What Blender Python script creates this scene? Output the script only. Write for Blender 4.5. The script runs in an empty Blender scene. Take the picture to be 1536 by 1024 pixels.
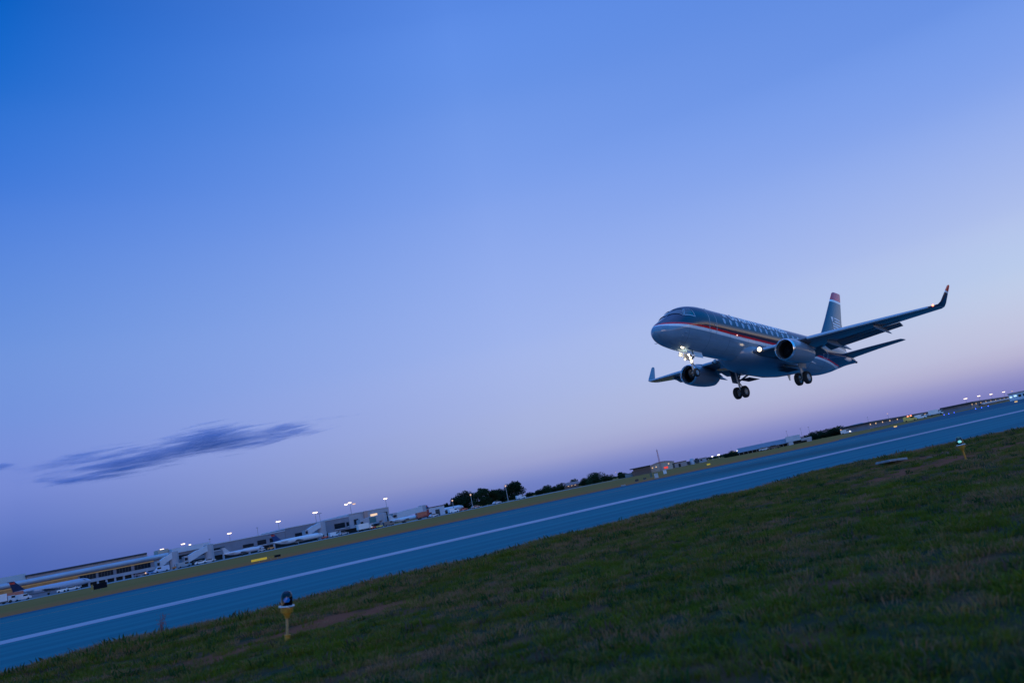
import bpy, bmesh, math, random
from mathutils import Vector, Matrix, noise as mnoise
random.seed(7)
R = math.radians
sc = bpy.context.scene
col = sc.collection

# ---------------------------------------------------------------- camera frame
# world: X runs along the runway, Y across it (away from the camera), Z up
CAM_H = 1.1
F_PX = 1195.0                       # focal length in pixels of a 1536 px wide frame (28 mm on full frame)
W = Matrix(((0.79725729, -0.04127898, 0.60222659),
            (-0.57191667, 0.26750932, 0.77546766),
            (-0.19311174, -0.96267067, 0.18966562)))   # columns: right, down, forward
cam_d = bpy.data.cameras.new('camera')
cam = bpy.data.objects.new('camera', cam_d); col.objects.link(cam)
cam_d.sensor_width = 36.0
cam_d.lens = F_PX / 1536.0 * 36.0
cam_d.clip_start = 0.1; cam_d.clip_end = 30000
cam_d.dof.use_dof = True; cam_d.dof.focus_distance = 62.0; cam_d.dof.aperture_fstop = 2.0
m = Matrix.Identity(4)
for i in range(3):
    m[i][0] = W[i][0]; m[i][1] = -W[i][1]; m[i][2] = -W[i][2]
m[2][3] = CAM_H
cam.matrix_world = m
sc.camera = cam

def bearing(px):
    """ground direction (per metre of depth) seen at column px of the horizon"""
    py = 901.5 - .2006 * px
    v = W @ Vector(((px - 768) / F_PX, (py - 512) / F_PX, 1))
    return Vector((v.x, v.y))
def at(px, D):
    b = bearing(px) * D
    return (b.x, b.y, 0.0)
def xl(px, L):
    b = bearing(px)
    return b.x / b.y * L

# ---------------------------------------------------------------- helpers
def lin(c):
    return tuple((x / 255 / 12.92 if x / 255 <= .04045 else ((x / 255 + .055) / 1.055) ** 2.4) for x in c)

def link(o, parent=None):
    col.objects.link(o)
    if parent: o.parent = parent
    return o

class MB:
    def __init__(s): s.v = []; s.f = []; s.mi = []
    def add(s, vs, fs, mi=0):
        b = len(s.v); s.v += [tuple(v) for v in vs]; s.f += [tuple(b + i for i in f) for f in fs]; s.mi += [mi] * len(fs); return s
    def box(s, c, d, rz=0, mi=0, taper=1.0, M=None):
        x, y, z = d[0] / 2, d[1] / 2, d[2] / 2
        vs = []
        for k, t in ((-1, 1.0), (1, taper)):
            for a, b in ((-1, -1), (1, -1), (1, 1), (-1, 1)):
                v = Vector((a * x * t, b * y * t, k * z))
                if M: v = M @ v
                if rz: v = Matrix.Rotation(rz, 3, 'Z') @ v
                vs.append(v + Vector(c))
        return s.add(vs, [(3, 2, 1, 0), (4, 5, 6, 7), (0, 1, 5, 4), (1, 2, 6, 5), (2, 3, 7, 6), (3, 0, 4, 7)], mi)
    def tube(s, pts, r, n=8, cap=True, mi=0):
        pts = [Vector(p) for p in pts]; rs = r if isinstance(r, (list, tuple)) else [r] * len(pts)
        rings = []
        for i, p in enumerate(pts):
            d = (pts[min(i + 1, len(pts) - 1)] - pts[max(i - 1, 0)]).normalized()
            a = d.orthogonal().normalized() if i == 0 else (rings_a - d * rings_a.dot(d)).normalized()
            rings_a = a; b = d.cross(a)
            rings.append([p + (a * math.cos(2 * math.pi * k / n) + b * math.sin(2 * math.pi * k / n)) * rs[i] for k in range(n)])
        return s.rings(rings, cap, mi)
    def rings(s, rings, cap=True, mi=0, closed=True):
        n = len(rings[0]); vs = [v for r in rings for v in r]; fs = []
        for i in range(len(rings) - 1):
            for k in range(n if closed else n - 1):
                a = i * n + k; b = i * n + (k + 1) % n
                fs.append((a, b, b + n, a + n))
        if cap and closed:
            fs.append(tuple(range(n - 1, -1, -1))); fs.append(tuple((len(rings) - 1) * n + k for k in range(n)))
        return s.add(vs, fs, mi)
    def lathe(s, prof, n=24, axis='z', c=(0, 0, 0), mi=0):
        rings = []
        for r, h in prof:
            ring = []
            for k in range(n):
                a = 2 * math.pi * k / n
                p = (r * math.cos(a), r * math.sin(a), h) if axis == 'z' else ((h, r * math.cos(a), r * math.sin(a)) if axis == 'x' else (r * math.sin(a), h, r * math.cos(a)))
                ring.append(Vector(p) + Vector(c))
            rings.append(ring)
        return s.rings(rings, False, mi)
    def build(s, name, mats, parent=None, smooth=False, recalc=True):
        me = bpy.data.meshes.new(name)
        me.from_pydata([tuple(v) for v in s.v], [], s.f)
        if not isinstance(mats, (list, tuple)): mats = [mats]
        for mm in mats: me.materials.append(mm)
        me.polygons.foreach_set('material_index', s.mi)
        if recalc:
            bm = bmesh.new(); bm.from_mesh(me); bmesh.ops.recalc_face_normals(bm, faces=bm.faces); bm.to_mesh(me); bm.free()
        if smooth:
            me.polygons.foreach_set('use_smooth', [True] * len(me.polygons))
            if smooth is not True:
                try: me.set_sharp_from_angle(angle=R(smooth))
                except Exception: pass
        me.update()
        return link(bpy.data.objects.new(name, me), parent)

def tag(o, label, cat, group=None, kind=None):
    if label: o['label'] = label
    if cat: o['category'] = cat
    if group: o['group'] = group
    if kind: o['kind'] = kind
    return o
def thing(name, label, cat, loc=(0, 0, 0), rz=0, group=None):
    o = link(bpy.data.objects.new(name, None)); o.empty_display_size = .2
    o.location = loc; o.rotation_euler = (0, 0, rz)
    return tag(o, label, cat, group)
def dup(o, loc, rz=None, label=None, group=None):
    def rec(src, par):
        c = src.copy(); link(c, par)
        for ch in list(src.children): rec(ch, c)
        return c
    c = rec(o, None); c.location = loc
    if rz is not None: c.rotation_euler = (0, 0, rz)
    if label: c['label'] = label
    if group: c['group'] = group
    return c

# ---------------------------------------------------------------- materials
def nt(name):
    mt = bpy.data.materials.new(name); mt.use_nodes = True
    n = mt.node_tree.nodes; l = mt.node_tree.links; n.clear()
    out = n.new('ShaderNodeOutputMaterial')
    return mt, n, l, out
def mat(name, c, rough=.6, metal=0.0, var=.12, scale=3.0, emit=None, es=1.0, coat=0, bump=0, spec=.5):
    mt, n, l, out = nt(name)
    p = n.new('ShaderNodeBsdfPrincipled'); l.new(p.outputs[0], out.inputs[0])
    p.inputs['Roughness'].default_value = rough; p.inputs['Metallic'].default_value = metal
    p.inputs['Specular IOR Level'].default_value = spec
    p.inputs['Coat Weight'].default_value = coat; p.inputs['Coat Roughness'].default_value = .08
    tc = n.new('ShaderNodeTexCoord'); nz = n.new('ShaderNodeTexNoise'); nz.inputs['Scale'].default_value = scale; nz.inputs['Detail'].default_value = 5
    l.new(tc.outputs['Object'], nz.inputs['Vector'])
    mr = n.new('ShaderNodeMapRange'); mr.inputs[1].default_value = .25; mr.inputs[2].default_value = .75
    mr.inputs[3].default_value = 1 - var; mr.inputs[4].default_value = 1 + var
    l.new(nz.outputs['Fac'], mr.inputs[0])
    mx = n.new('ShaderNodeVectorMath'); mx.operation = 'SCALE'; mx.inputs[0].default_value = c[:3]; l.new(mr.outputs[0], mx.inputs['Scale'])
    l.new(mx.outputs[0], p.inputs['Base Color'])
    if emit:
        p.inputs['Emission Color'].default_value = (*emit, 1); p.inputs['Emission Strength'].default_value = es
    if bump:
        b = n.new('ShaderNodeBump'); b.inputs['Strength'].default_value = bump; l.new(nz.outputs['Fac'], b.inputs['Height']); l.new(b.outputs[0], p.inputs['Normal'])
    return mt

NAVY = (.010, .019, .055)
GREY = (.165, .255, .345)
WHITE = (.78, .78, .80)
RED = (.78, .010, .022)

def paint_nodes(n, l, out, rough=.5):
    p = n.new('ShaderNodeBsdfPrincipled'); l.new(p.outputs[0], out.inputs[0])
    p.inputs['Roughness'].default_value = rough; p.inputs['Specular IOR Level'].default_value = 0.0; p.inputs['Coat Weight'].default_value = 1.0; p.inputs['Coat Roughness'].default_value = .11; p.inputs['Coat IOR'].default_value = 1.6
    return p
def mixc(n, l, fac, a, b):
    mx = n.new('ShaderNodeMix'); mx.data_type = 'RGBA'; l.new(fac, mx.inputs[0])
    for i, c in ((6, a), (7, b)):
        if isinstance(c, tuple): mx.inputs[i].default_value = (*c, 1)
        else: l.new(c, mx.inputs[i])
    return mx.outputs[2]
def math_n(n, l, op, a, b=None):
    q = n.new('ShaderNodeMath'); q.operation = op
    for i, x in ((0, a), (1, b)):
        if x is None: continue
        if isinstance(x, (int, float)): q.inputs[i].default_value = x
        else: l.new(x, q.inputs[i])
    return q.outputs[0]

def fuselage_paint():
    mt, n, l, out = nt('fuselage_paint'); p = paint_nodes(n, l, out)
    at_ = n.new('ShaderNodeAttribute'); at_.attribute_name = 'livery'
    sp = n.new('ShaderNodeSeparateXYZ'); l.new(at_.outputs['Vector'], sp.inputs[0])
    tc = n.new('ShaderNodeTexCoord'); nz = n.new('ShaderNodeTexNoise'); nz.inputs['Scale'].default_value = 1.1; nz.inputs['Detail'].default_value = 6
    l.new(tc.outputs['Object'], nz.inputs['Vector'])
    g = mixc(n, l, nz.outputs['Fac'], tuple(x * .85 for x in GREY), tuple(x * 1.12 for x in GREY))
    c = mixc(n, l, math_n(n, l, 'GREATER_THAN', sp.outputs[2], 0.0), g, WHITE)
    c = mixc(n, l, math_n(n, l, 'GREATER_THAN', sp.outputs[1], 0.0), c, RED)
    c = mixc(n, l, math_n(n, l, 'GREATER_THAN', sp.outputs[0], 0.0), c, NAVY)
    # skin panel seams, grime streaks running aft
    so = n.new('ShaderNodeSeparateXYZ'); l.new(tc.outputs['Object'], so.inputs[0])
    fr = math_n(n, l, 'FRACT', math_n(n, l, 'DIVIDE', so.outputs[0], 2.37))
    seam = math_n(n, l, 'LESS_THAN', fr, .014)
    c = mixc(n, l, math_n(n, l, 'MULTIPLY', seam, .45), c, (.02, .03, .05))
    mp = n.new('ShaderNodeMapping'); mp.inputs['Scale'].default_value = (.25, 2.2, 2.2); l.new(tc.outputs['Object'], mp.inputs[0])
    gn = n.new('ShaderNodeTexNoise'); gn.inputs['Scale'].default_value = 1.6; gn.inputs['Detail'].default_value = 7; gn.inputs['Roughness'].default_value = .7; l.new(mp.outputs[0], gn.inputs['Vector'])
    gq = n.new('ShaderNodeMapRange'); gq.inputs[1].default_value = .5; gq.inputs[2].default_value = .8; gq.inputs[3].default_value = 0; gq.inputs[4].default_value = .4; l.new(gn.outputs['Fac'], gq.inputs[0])
    c = mixc(n, l, gq.outputs[0], c, (.05, .055, .065))
    rq = n.new('ShaderNodeMapRange'); rq.inputs[3].default_value = .07; rq.inputs[4].default_value = .17; l.new(gn.outputs['Fac'], rq.inputs[0]); l.new(rq.outputs[0], p.inputs['Coat Roughness'])
    l.new(c, p.inputs['Base Color'])
    return mt
def fin_paint(z_white, z_red, axis=2, base=NAVY, mtl=0.0):
    mt, n, l, out = nt('fin_paint'); p = paint_nodes(n, l, out, .3)
    p.inputs['Metallic'].default_value = mtl
    tc = n.new('ShaderNodeTexCoord'); sp = n.new('ShaderNodeSeparateXYZ'); l.new(tc.outputs['Object'], sp.inputs[0])
    z = sp.outputs[axis]
    c = mixc(n, l, math_n(n, l, 'GREATER_THAN', z, z_white), base, WHITE)
    c = mixc(n, l, math_n(n, l, 'GREATER_THAN', z, z_red), c, RED)
    l.new(c, p.inputs['Base Color'])
    return mt

M = {}
M['navy'] = mat('navy_paint', NAVY, .3, coat=.8, var=.05)
M['wing'] = mat('wing_grey', (.07, .08, .10), .4, var=.1, scale=.8, coat=.2)
M['slat'] = mat('slat_metal', (.42, .44, .47), .3, .3, var=.05)
M['cowl'] = mat('cowl_paint', (.19, .215, .25), .3, var=.06, coat=.7)
M['lip'] = mat('polished_lip', (.7, .72, .75), .22, .9, var=.03)
M['dark'] = mat('recess_shade', (.006, .007, .009), .8, var=.2)  # near-black colour stands for the shade inside wells, bays and undercrofts
M['fan'] = mat('fan_blades', (.03, .032, .036), .4, .6)
M['steel'] = mat('gear_steel', (.35, .36, .38), .35, .5)
M['tyre'] = mat('tyre_rubber', (.012, .012, .013), .85, var=.2, scale=20)
M['hub'] = mat('wheel_hub', (.30, .31, .32), .4, .3)
M['doorw'] = mat('gear_door_paint', (.5, .52, .55), .35, coat=.4)
M['cwin'] = mat('cabin_window_pane', (.27, .33, .43), .2, var=.05, coat=.5)  # pale sky reflection is put into the pane colour
M['cglass'] = mat('cockpit_glass', (.008, .012, .02), .08, var=.05, coat=1)
M['frame'] = mat('metal_frame', (.38, .42, .47), .4, .3, var=.05)
M['letter'] = mat('white_lettering', (.82, .82, .84), .5, var=.03)
M['landlamp'] = mat('landing_lamp', (.9, .88, .8), .3, emit=(1, .76, .45), es=4.5)
M['unlit'] = mat('unlit_lamp_glass', (.4, .42, .45), .15, var=.03)
M['navred'] = mat('red_nav_lamp', (.8, .1, .05), .3, emit=(1, .2, .1), es=5)
M['smalllamp'] = mat('small_lamp', (.9, .8, .7), .3, emit=(1, .6, .45), es=1.3)
M['metal_dark'] = mat('dark_metal', (.05, .055, .06), .5, .5)

# ---------------------------------------------------------------- airliner
S0, ZB = 14.1, 3.56
def P(s, y, z): return Vector((s - S0, -y, z + ZB))      # s: metres behind the nose, y: to port, z: above the cabin axis
plane = thing('airliner', 'blue grey twin engine airliner with red cheatline, landing over the runway with wheels down', 'airliner')
Rm = Matrix(((0.98267752, -0.12208579, 0.13942724), (0.12471252, 0.99214021, -0.01022733), (-0.13708276, 0.02743849, 0.9901795)))
T0 = Vector((52.20981, 36.99345, 7.71290 + CAM_H))
M4 = Rm.to_4x4(); M4.translation = T0 + Rm @ Vector((S0 - 13.0, 0, -ZB))
plane.matrix_world = M4

ST = [(0.0, -.60, -.70, .05), (.08, -.42, -.90, .26), (.25, -.22, -1.08, .47), (.5, -.02, -1.22, .67), (1.0, .28, -1.39, .95), (1.5, .60, -1.50, 1.14), (2.0, .98, -1.57, 1.27), (2.5, 1.28, -1.62, 1.36), (3.0, 1.47, -1.65, 1.42), (3.6, 1.60, -1.67, 1.47), (4.4, 1.67, -1.675, 1.5), (5.2, 1.675, -1.675, 1.505),
      (19.0, 1.675, -1.675, 1.505), (20.5, 1.675, -1.64, 1.49), (22, 1.67, -1.47, 1.42), (24, 1.62, -1.06, 1.22), (26, 1.48, -.50, .93), (27.5, 1.30, -.08, .66), (29, .98, .27, .34), (29.7, .78, .42, .19), (30.0, .64, .50, .07)]
def pch(x, xp, yp):
    n = len(xp)
    h = [xp[i + 1] - xp[i] for i in range(n - 1)]; d = [(yp[i + 1] - yp[i]) / h[i] for i in range(n - 1)]
    mm = [d[0]] + [0.0] * (n - 2) + [d[-1]]
    i = 0
    while i < n - 2 and x > xp[i + 1]: i += 1
    for k in (i, i + 1):
        if 0 < k < n - 1 and d[k - 1] * d[k] > 0:
            w1 = 2 * h[k] + h[k - 1]; w2 = h[k] + 2 * h[k - 1]; mm[k] = (w1 + w2) / (w1 / d[k - 1] + w2 / d[k])
    t = (x - xp[i]) / h[i]
    return (2*t**3 - 3*t**2 + 1) * yp[i] + (t**3 - 2*t**2 + t) * h[i] * mm[i] + (-2*t**3 + 3*t**2) * yp[i+1] + (t**3 - t**2) * h[i] * mm[i+1]
SX = [r[0] for r in ST]
def sec(s): return tuple(pch(s, SX, [r[k] for r in ST]) for k in (1, 2, 3))
def widest(s, t, b):
    return (t + b) / 2 + .22 * (t - b) / 2 * max(0, min(1, (s - .8) / 3.2)) * max(0, min(1, (27 - s) / 6))
def surf(s, th, side=1, off=0.0):
    t, b, w = sec(s); c = widest(s, t, b); sn = math.sin(th)
    return P(s, side * (w + off) * math.cos(th), c + ((t - c if sn > 0 else c - b) + off) * sn)
def th_of(s, z):
    t, b, w = sec(s); c = widest(s, t, b); h = t - c if z > c else c - b
    return math.asin(max(-1, min(1, (z - c) / h)))
def tab(x, T):
    if x <= T[0][0]: return T[0][1]
    for (a, p), (b, q) in zip(T, T[1:]):
        if x <= b: return p + (q - p) * (x - a) / (b - a)
    return T[-1][1]
ZR = [(0, -.15), (.32, -.16), (.6, -.09), (2, -.10), (5, -.09), (7.8, -.16), (13.2, -.19), (18, -.24), (20, -.30), (20.8, -.32), (21.7, -.38), (23.3, -.50), (25, -.53), (26.5, -.40), (27.2, -.3), (30, -.3)]
ZRB = [(0, -.24), (.4, -.23), (2, -.22), (5, -.25), (7.8, -.305), (12.8, -.34), (18, -.39), (20, -.435), (21.7, -.50), (23.4, -.62), (25.4, -.60), (26.4, -.52), (30, -.45)]
ZW = [(0, -.30), (.3, -.31), (.8, -.38), (2.5, -.42), (5.5, -.455), (8.5, -.52), (11.7, -.545), (18, -.58), (20.4, -.60), (22.5, -.70), (24.5, -.80), (26, -.7), (30, -.6)]
NS, NR = 240, 96
ss = [30 * (k / NS) ** 1.35 for k in range(NS + 1)]
fb = MB(); liv = []
rings = []
for s in ss:
    ring = []
    a, b, c = tab(s, ZR), tab(s, ZRB), tab(s, ZW)
    for k in range(NR):
        p = surf(s, 2 * math.pi * k / NR)
        z = p.z - ZB
        ring.append(p); liv.append((z - a, z - b, z - c))
    rings.append(ring)
fb.rings(rings, True)
fus = fb.build('fuselage', fuselage_paint(), plane, smooth=True)
attr = fus.data.attributes.new('livery', 'FLOAT_VECTOR', 'POINT')
for i, v in enumerate(liv): attr.data[i].vector = v

# wing to body fairing
wb = MB(); rings = []
for s, hw, zt, zb in [(8.5, .55, -.9, -1.45), (9.0, 1.1, -.62, -1.78), (9.9, 1.55, -.52, -2.02), (11.2, 1.74, -.6, -2.18), (13, 1.78, -.7, -2.22), (15, 1.74, -.75, -2.2), (16.5, 1.5, -.85, -2.05), (17.8, 1.05, -1.0, -1.82), (18.8, .4, -1.2, -1.62)]:
    c = (zt + zb) / 2; h = (zt - zb) / 2; ring = []
    for k in range(40):
        a = 2 * math.pi * k / 40; ca, sa = math.cos(a), math.sin(a)
        ring.append(P(s, hw * math.copysign(abs(ca) ** .75, ca), c + h * math.copysign(abs(sa) ** .75, sa)))
    rings.append(ring)
wb.rings(rings)
wb.build('belly_fairing', mat('fairing_paint', (.13, .19, .26), .35, coat=.5, var=.1, scale=.9), plane, smooth=60)

def strip(mb, pts, w, off, side=1, closed=False):
    """thin raised band along (s, theta) points on the skin"""
    pts3 = [surf(s, th, side, off) for s, th in pts]
    n = len(pts3)
    L, Rr = [], []
    for i, p in enumerate(pts3):
        d = (pts3[min(i + 1, n - 1)] - pts3[max(i - 1, 0)]).normalized()
        s, th = pts[i]
        nn = (surf(s, th, side, off + .1) - p).normalized()
        b = d.cross(nn).normalized() * w / 2
        L.append(p + b); Rr.append(p - b)
    mb.add(L + Rr, [(i, i + 1, n + i + 1, n + i) for i in range(n - 1)])
def door_outline(name, s0, s1, z0, z1, side, lab=None):
    mb = MB(); r = .12
    path = []
    cs = [(s0 + r, z0), (s1 - r, z0), (s1, z0 + r), (s1, z1 - r), (s1 - r, z1), (s0 + r, z1), (s0, z1 - r), (s0, z0 + r), (s0 + r, z0)]
    for (a, za), (b, zb) in zip(cs, cs[1:]):
        k = 12 if abs(zb - za) > .5 else 4
        for j in range(k): path.append((a + (b - a) * j / k, za + (zb - za) * j / k))
    path.append(cs[-1])
    strip(mb, [(s, th_of(s, z)) for s, z in path], .045, .008, side)
    o = mb.build(name, M['frame'], plane, recalc=False)
    hb = MB(); sm = (s0 + s1) / 2
    strip(hb, [(s1 - .28, th_of(sm, .12)), (s1 - .12, th_of(sm, .12))], .06, .02, side)
    hb.build('door_handle', M['frame'], o, recalc=False)
for sd in (1, -1):
    door_outline('passenger_door', 4.42, 5.28, -.46, 1.42, sd)
    door_outline('service_door', 20.82, 21.62, -.42, 1.15, sd)

# cabin windows
def oval(s0, z0, hs, hz, side, off):
    n = 18; vs = [surf(s0, th_of(s0, z0), side, off)]
    for k in range(n):
        a = 2 * math.pi * k / n; ca, sa = math.cos(a), math.sin(a)
        s = s0 + hs * math.copysign(abs(ca) ** .75, ca); z = z0 + hz * math.copysign(abs(sa) ** .75, sa)
        vs.append(surf(s, th_of(s, z), side, off))
    return vs, [(0, k + 1, (k + 1) % n + 1) for k in range(n)]
for sd in (1, -1):
    for k in range(18):
        s = 6.32 + .804 * k
        mb = MB(); vs, fs = oval(s, .60, .155, .215, sd, .012); mb.add(vs, fs); mb.build('cabin_window', M['cwin'], plane, smooth=True)

# cockpit windows
def pane(name, q, side):
    """q: corner (y, z, s) list -> patch a little proud of the skin"""
    n = 8; mb = MB(); rr = []
    def ang(s, y, z):
        t, b, w = sec(s); c = widest(s, t, b); h = t - c if z > c else c - b
        return math.atan2((z - c) / h, y / w)
    A = [(s, ang(s, y, z)) for s, y, z in q]
    for i in range(n + 1):
        u = i / n; row = []
        for j in range(n + 1):
            v = j / n
            s = (A[0][0] * (1 - u) + A[1][0] * u) * (1 - v) + (A[3][0] * (1 - u) + A[2][0] * u) * v
            th = (A[0][1] * (1 - u) + A[1][1] * u) * (1 - v) + (A[3][1] * (1 - u) + A[2][1] * u) * v
            row.append(surf(s, th, side, .012))
        rr.append(row)
    mb.rings(rr, False, closed=False)
    o = mb.build(name, M['cglass'], plane, smooth=True)
    fb_ = MB(); path = []
    for a, b in ((0, 1), (1, 2), (2, 3), (3, 0)):
        for j in range(6): path.append((A[a][0] + (A[b][0] - A[a][0]) * j / 6, A[a][1] + (A[b][1] - A[a][1]) * j / 6))
    path.append(path[0])
    strip(fb_, path, .075, .022, side)
    fb_.build('window_frame', M['frame'], o, recalc=False)
for sd in (1, -1):
    pane('cockpit_window', [(1.56, .07, .62), (2.02, 1.0, .44), (2.44, .74, 1.03), (2.18, .07, 1.10)], sd)
    pane('cockpit_window', [(2.10, 1.05, .46), (2.92, 1.34, .42), (2.98, 1.04, .98), (2.50, .80, 1.02)], sd)

# lettering and small flag emblem wrapped on the skin
def wrap_text(body, s0, s1, z0, z1, side):
    cu = bpy.data.curves.new('t', 'FONT'); cu.body = body; cu.resolution_u = 3; cu.offset = .035
    to = bpy.data.objects.new('t', cu); col.objects.link(to)
    dg = bpy.context.evaluated_depsgraph_get(); me = bpy.data.meshes.new_from_object(to.evaluated_get(dg))
    bpy.data.objects.remove(to)
    bm = bmesh.new(); bm.from_mesh(me)
    bmesh.ops.triangulate(bm, faces=bm.faces)
    bmesh.ops.subdivide_edges(bm, edges=[e for e in bm.edges if e.calc_length() > .12], cuts=2)
    bmesh.ops.triangulate(bm, faces=bm.faces)
    xs = [v.co.x for v in bm.verts]; ys = [v.co.y for v in bm.verts]
    x0, x1, y0, y1 = min(xs), max(xs), min(ys), max(ys)
    for v in bm.verts:
        u = (v.co.x - x0) / (x1 - x0); w = (v.co.y - y0) / (y1 - y0)
        s = s0 + (s1 - s0) * u
        th = th_of(s, z0) + (th_of(s, z1) - th_of(s, z0)) * w
        v.co = surf(s, th, side, .015)
    bm.to_mesh(me); bm.free(); me.name = 'lettering'
    me.materials.clear(); me.materials.append(M['letter'])
    return link(bpy.data.objects.new('lettering', me), plane)
wrap_text('US AIRWAYS EXPRESS', 7.36, 15.35, .87, 1.33, 1)
wrap_text('US AIRWAYS EXPRESS', 15.35, 7.36, .87, 1.33, -1)
def flag(pt):
    """flag mark: leaning canton and five bars. pt(u, v): u along, v up, both 0..1"""
    mb = MB()
    def quad(a, b, c, d):
        mb.add([pt(*x) for x in (a, b, c, d)], [(0, 1, 2, 3)])
    quad((.02, .60), (.10, .60), (.25, 1.0), (-.02, 1.0))
    quad((.34, .88), (1.0, .82), (1.0, .95), (.34, 1.0))
    quad((.30, .66), (1.0, .60), (1.0, .73), (.30, .79))
    quad((.04, .44), (.98, .36), (.98, .50), (.04, .56))
    quad((.02, .22), (.95, .14), (.95, .28), (.02, .34))
    quad((.0, .0), (.92, -.08), (.92, .06), (.0, .12))
    return mb
flag(lambda u, v: surf(6.45 + .5 * u, th_of(6.6, .96) + (th_of(6.6, 1.24) - th_of(6.6, .96)) * v, 1, .015)).build('flag_emblem', M['letter'], plane, recalc=False)

# aerofoil surfaces
def foil(n=14, tc=.11):
    pts = []
    for k in range(n + 1):
        x = .5 * (1 - math.cos(math.pi * k / n)); y = 5 * tc * (.2969 * x ** .5 - .126 * x - .3516 * x**2 + .2843 * x**3 - .1036 * x**4); pts.append((x, y * 1.05))
    low = [(x, -y * .85) for x, y in pts[1:-1]][::-1]
    return pts + low
def loft_foil(mb, secs, x0=0.0, x1=1.0):
    """secs: (le Vector, chord, thickness ratio, up Vector, incidence)"""
    rings = []
    for le, ch, tc, up, inc in secs:
        ring = []
        for x, y in foil(14, tc):
            xx = x * ch; zz = y * ch
            ci, si = math.cos(inc), math.sin(inc)
            ring.append(le + Vector((1, 0, 0)) * (xx * ci + zz * si) + up * (zz * ci - xx * si))
        rings.append(ring)
    mb.rings(rings)
def wing_le(y): return 9.85 + (y - 1.9) * .505
def wing_te(y): return 14.75 - .05 * (y - 1.9) if y < 4.6 else 14.62 + (y - 4.6) * (16.58 - 14.62) / (12.3 - 4.6)
def wing_z(y): return -1.20 + (y - 1.9) * .118
for sd in (1, -1):
    Z = Vector((0, 0, 1))
    secs = []
    for y in (0.9, 1.9, 3.2, 4.6, 6.5, 8.5, 10.5, 12.0):
        fx = .72 if 1.9 <= y < 9.9 else 1.0
        le = wing_le(y); ch = wing_te(y) - le
        secs.append((P(le, sd * y, wing_z(y)), ch, .135 - .003 * y, Z, R(2.5 - .25 * y)))
    # blended winglet
    le = wing_le(12.3)
    secs += [(P(le, sd * 12.33, wing_z(12.3)), 1.42, .10, Z, 0),
             (P(le + .25, sd * 12.52, wing_z(12.3) + .08), 1.18, .10, Vector((0, sd * .5, .87)), 0),
             (P(le + .48, sd * 12.65, wing_z(12.3) + .30), .98, .09, Vector((0, sd * .93, .36)), 0),
             (P(le + 1.5, sd * 12.93, wing_z(12.3) + 1.50), .45, .08, Vector((0, sd * .97, .22)), 0),
             (P(le + 1.72, sd * 12.96, wing_z(12.3) + 1.62), .22, .08, Vector((0, sd * .97, .22)), 0)]
    mt, n, l, out = nt('wing_paint'); p = paint_nodes(n, l, out, .35)
    tc = n.new('ShaderNodeTexCoord'); sp = n.new('ShaderNodeSeparateXYZ'); l.new(tc.outputs['Object'], sp.inputs[0])
    zz = sp.outputs[2]; yy = math_n(n, l, 'ABSOLUTE', sp.outputs[1])
    nz = n.new('ShaderNodeTexNoise'); nz.inputs['Scale'].default_value = .9; nz.inputs['Detail'].default_value = 6; l.new(tc.outputs['Object'], nz.inputs['Vector'])
    c = mixc(n, l, nz.outputs['Fac'], (.06, .068, .085), (.10, .115, .14))
    c = mixc(n, l, math_n(n, l, 'GREATER_THAN', yy, 12.36), c, NAVY if sd == 1 else (.16, .20, .26))
    zt = wing_z(12.3) + 1.62 + ZB
    if sd == 1:
        c = mixc(n, l, math_n(n, l, 'GREATER_THAN', zz, zt - .62), c, WHITE)
        c = mixc(n, l, math_n(n, l, 'GREATER_THAN', zz, zt - .48), c, RED)
    l.new(c, p.inputs['Base Color'])
    mb = MB(); loft_foil(mb, secs)
    wing = mb.build('wing', mt, plane, smooth=50)
    # slats: polished nose sections pushed forward and down
    for ya, yb in ((4.9, 12.0), (2.2, 3.5)):
        mb = MB(); rings = []
        for k in range(9):
            y = ya + (yb - ya) * k / 8; le = wing_le(y); ch = (wing_te(y) - le); z = wing_z(y)
            prof = [(-.02, .075), (-.075, .055), (-.115, .01), (-.12, -.03), (-.09, -.055), (-.05, -.05), (-.06, -.01), (-.03, .035)]
            rings.append([P(le + (a + .03) * min(ch, 2.6) , sd * y, z - .04 + b * min(ch, 2.6) * .8) for a, b in prof])
        mb.rings(rings); mb.build('slat', M['slat'], wing, smooth=40)
    # flaps
    for ya, yb in ((1.75, 4.35), (4.7, 9.7)):
        mb = MB(); sec2 = []
        for k in range(7):
            y = ya + (yb - ya) * k / 6; ch = min(1.0, .27 * (wing_te(y) - wing_le(y)))
            sec2.append((P(wing_te(y) - .42 * ch, sd * y, wing_z(y) - .09), ch, .12, Z, R(19)))
        loft_foil(mb, sec2)
        fl = mb.build('flap', M['wing'], wing, smooth=50)
    # aileron
    # flap track fairings
    for y, l0, l1, hh in ((2.35, 14.2, 17.3, .2), (5.45, 13.2, 17.0, .24), (8.65, 13.7, 16.75, .2)):
        mb = MB(); rings = []
        for k in range(11):
            t = k / 10; r = max(.012, math.sin(math.pi * min(1, t * .92 + .08)) ** .7 * (1 - t * .35)) * hh
            s = l0 + (l1 - l0) * t
            z = wing_z(y) - .22 - (.02 + .62 * max(0, t - .45) ** 1.3) + .26 * max(0, t - .45) ** 1.3
            rings.append([P(s, sd * y + .55 * r * math.cos(2*math.pi*j/12), z + r * math.sin(2*math.pi*j/12)) for j in range(12)])
        mb.rings(rings); mb.build('flap_track_fairing', M['cowl'], wing, smooth=50)
    mb = MB(); mb.lathe([(0.0, -.05), (.05, -.045), (.075, 0), (.05, .05), (0, .06)], 10, 'x', P(wing_le(12.25) + .02, sd * 12.25, wing_z(12.25) + .03))
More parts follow.
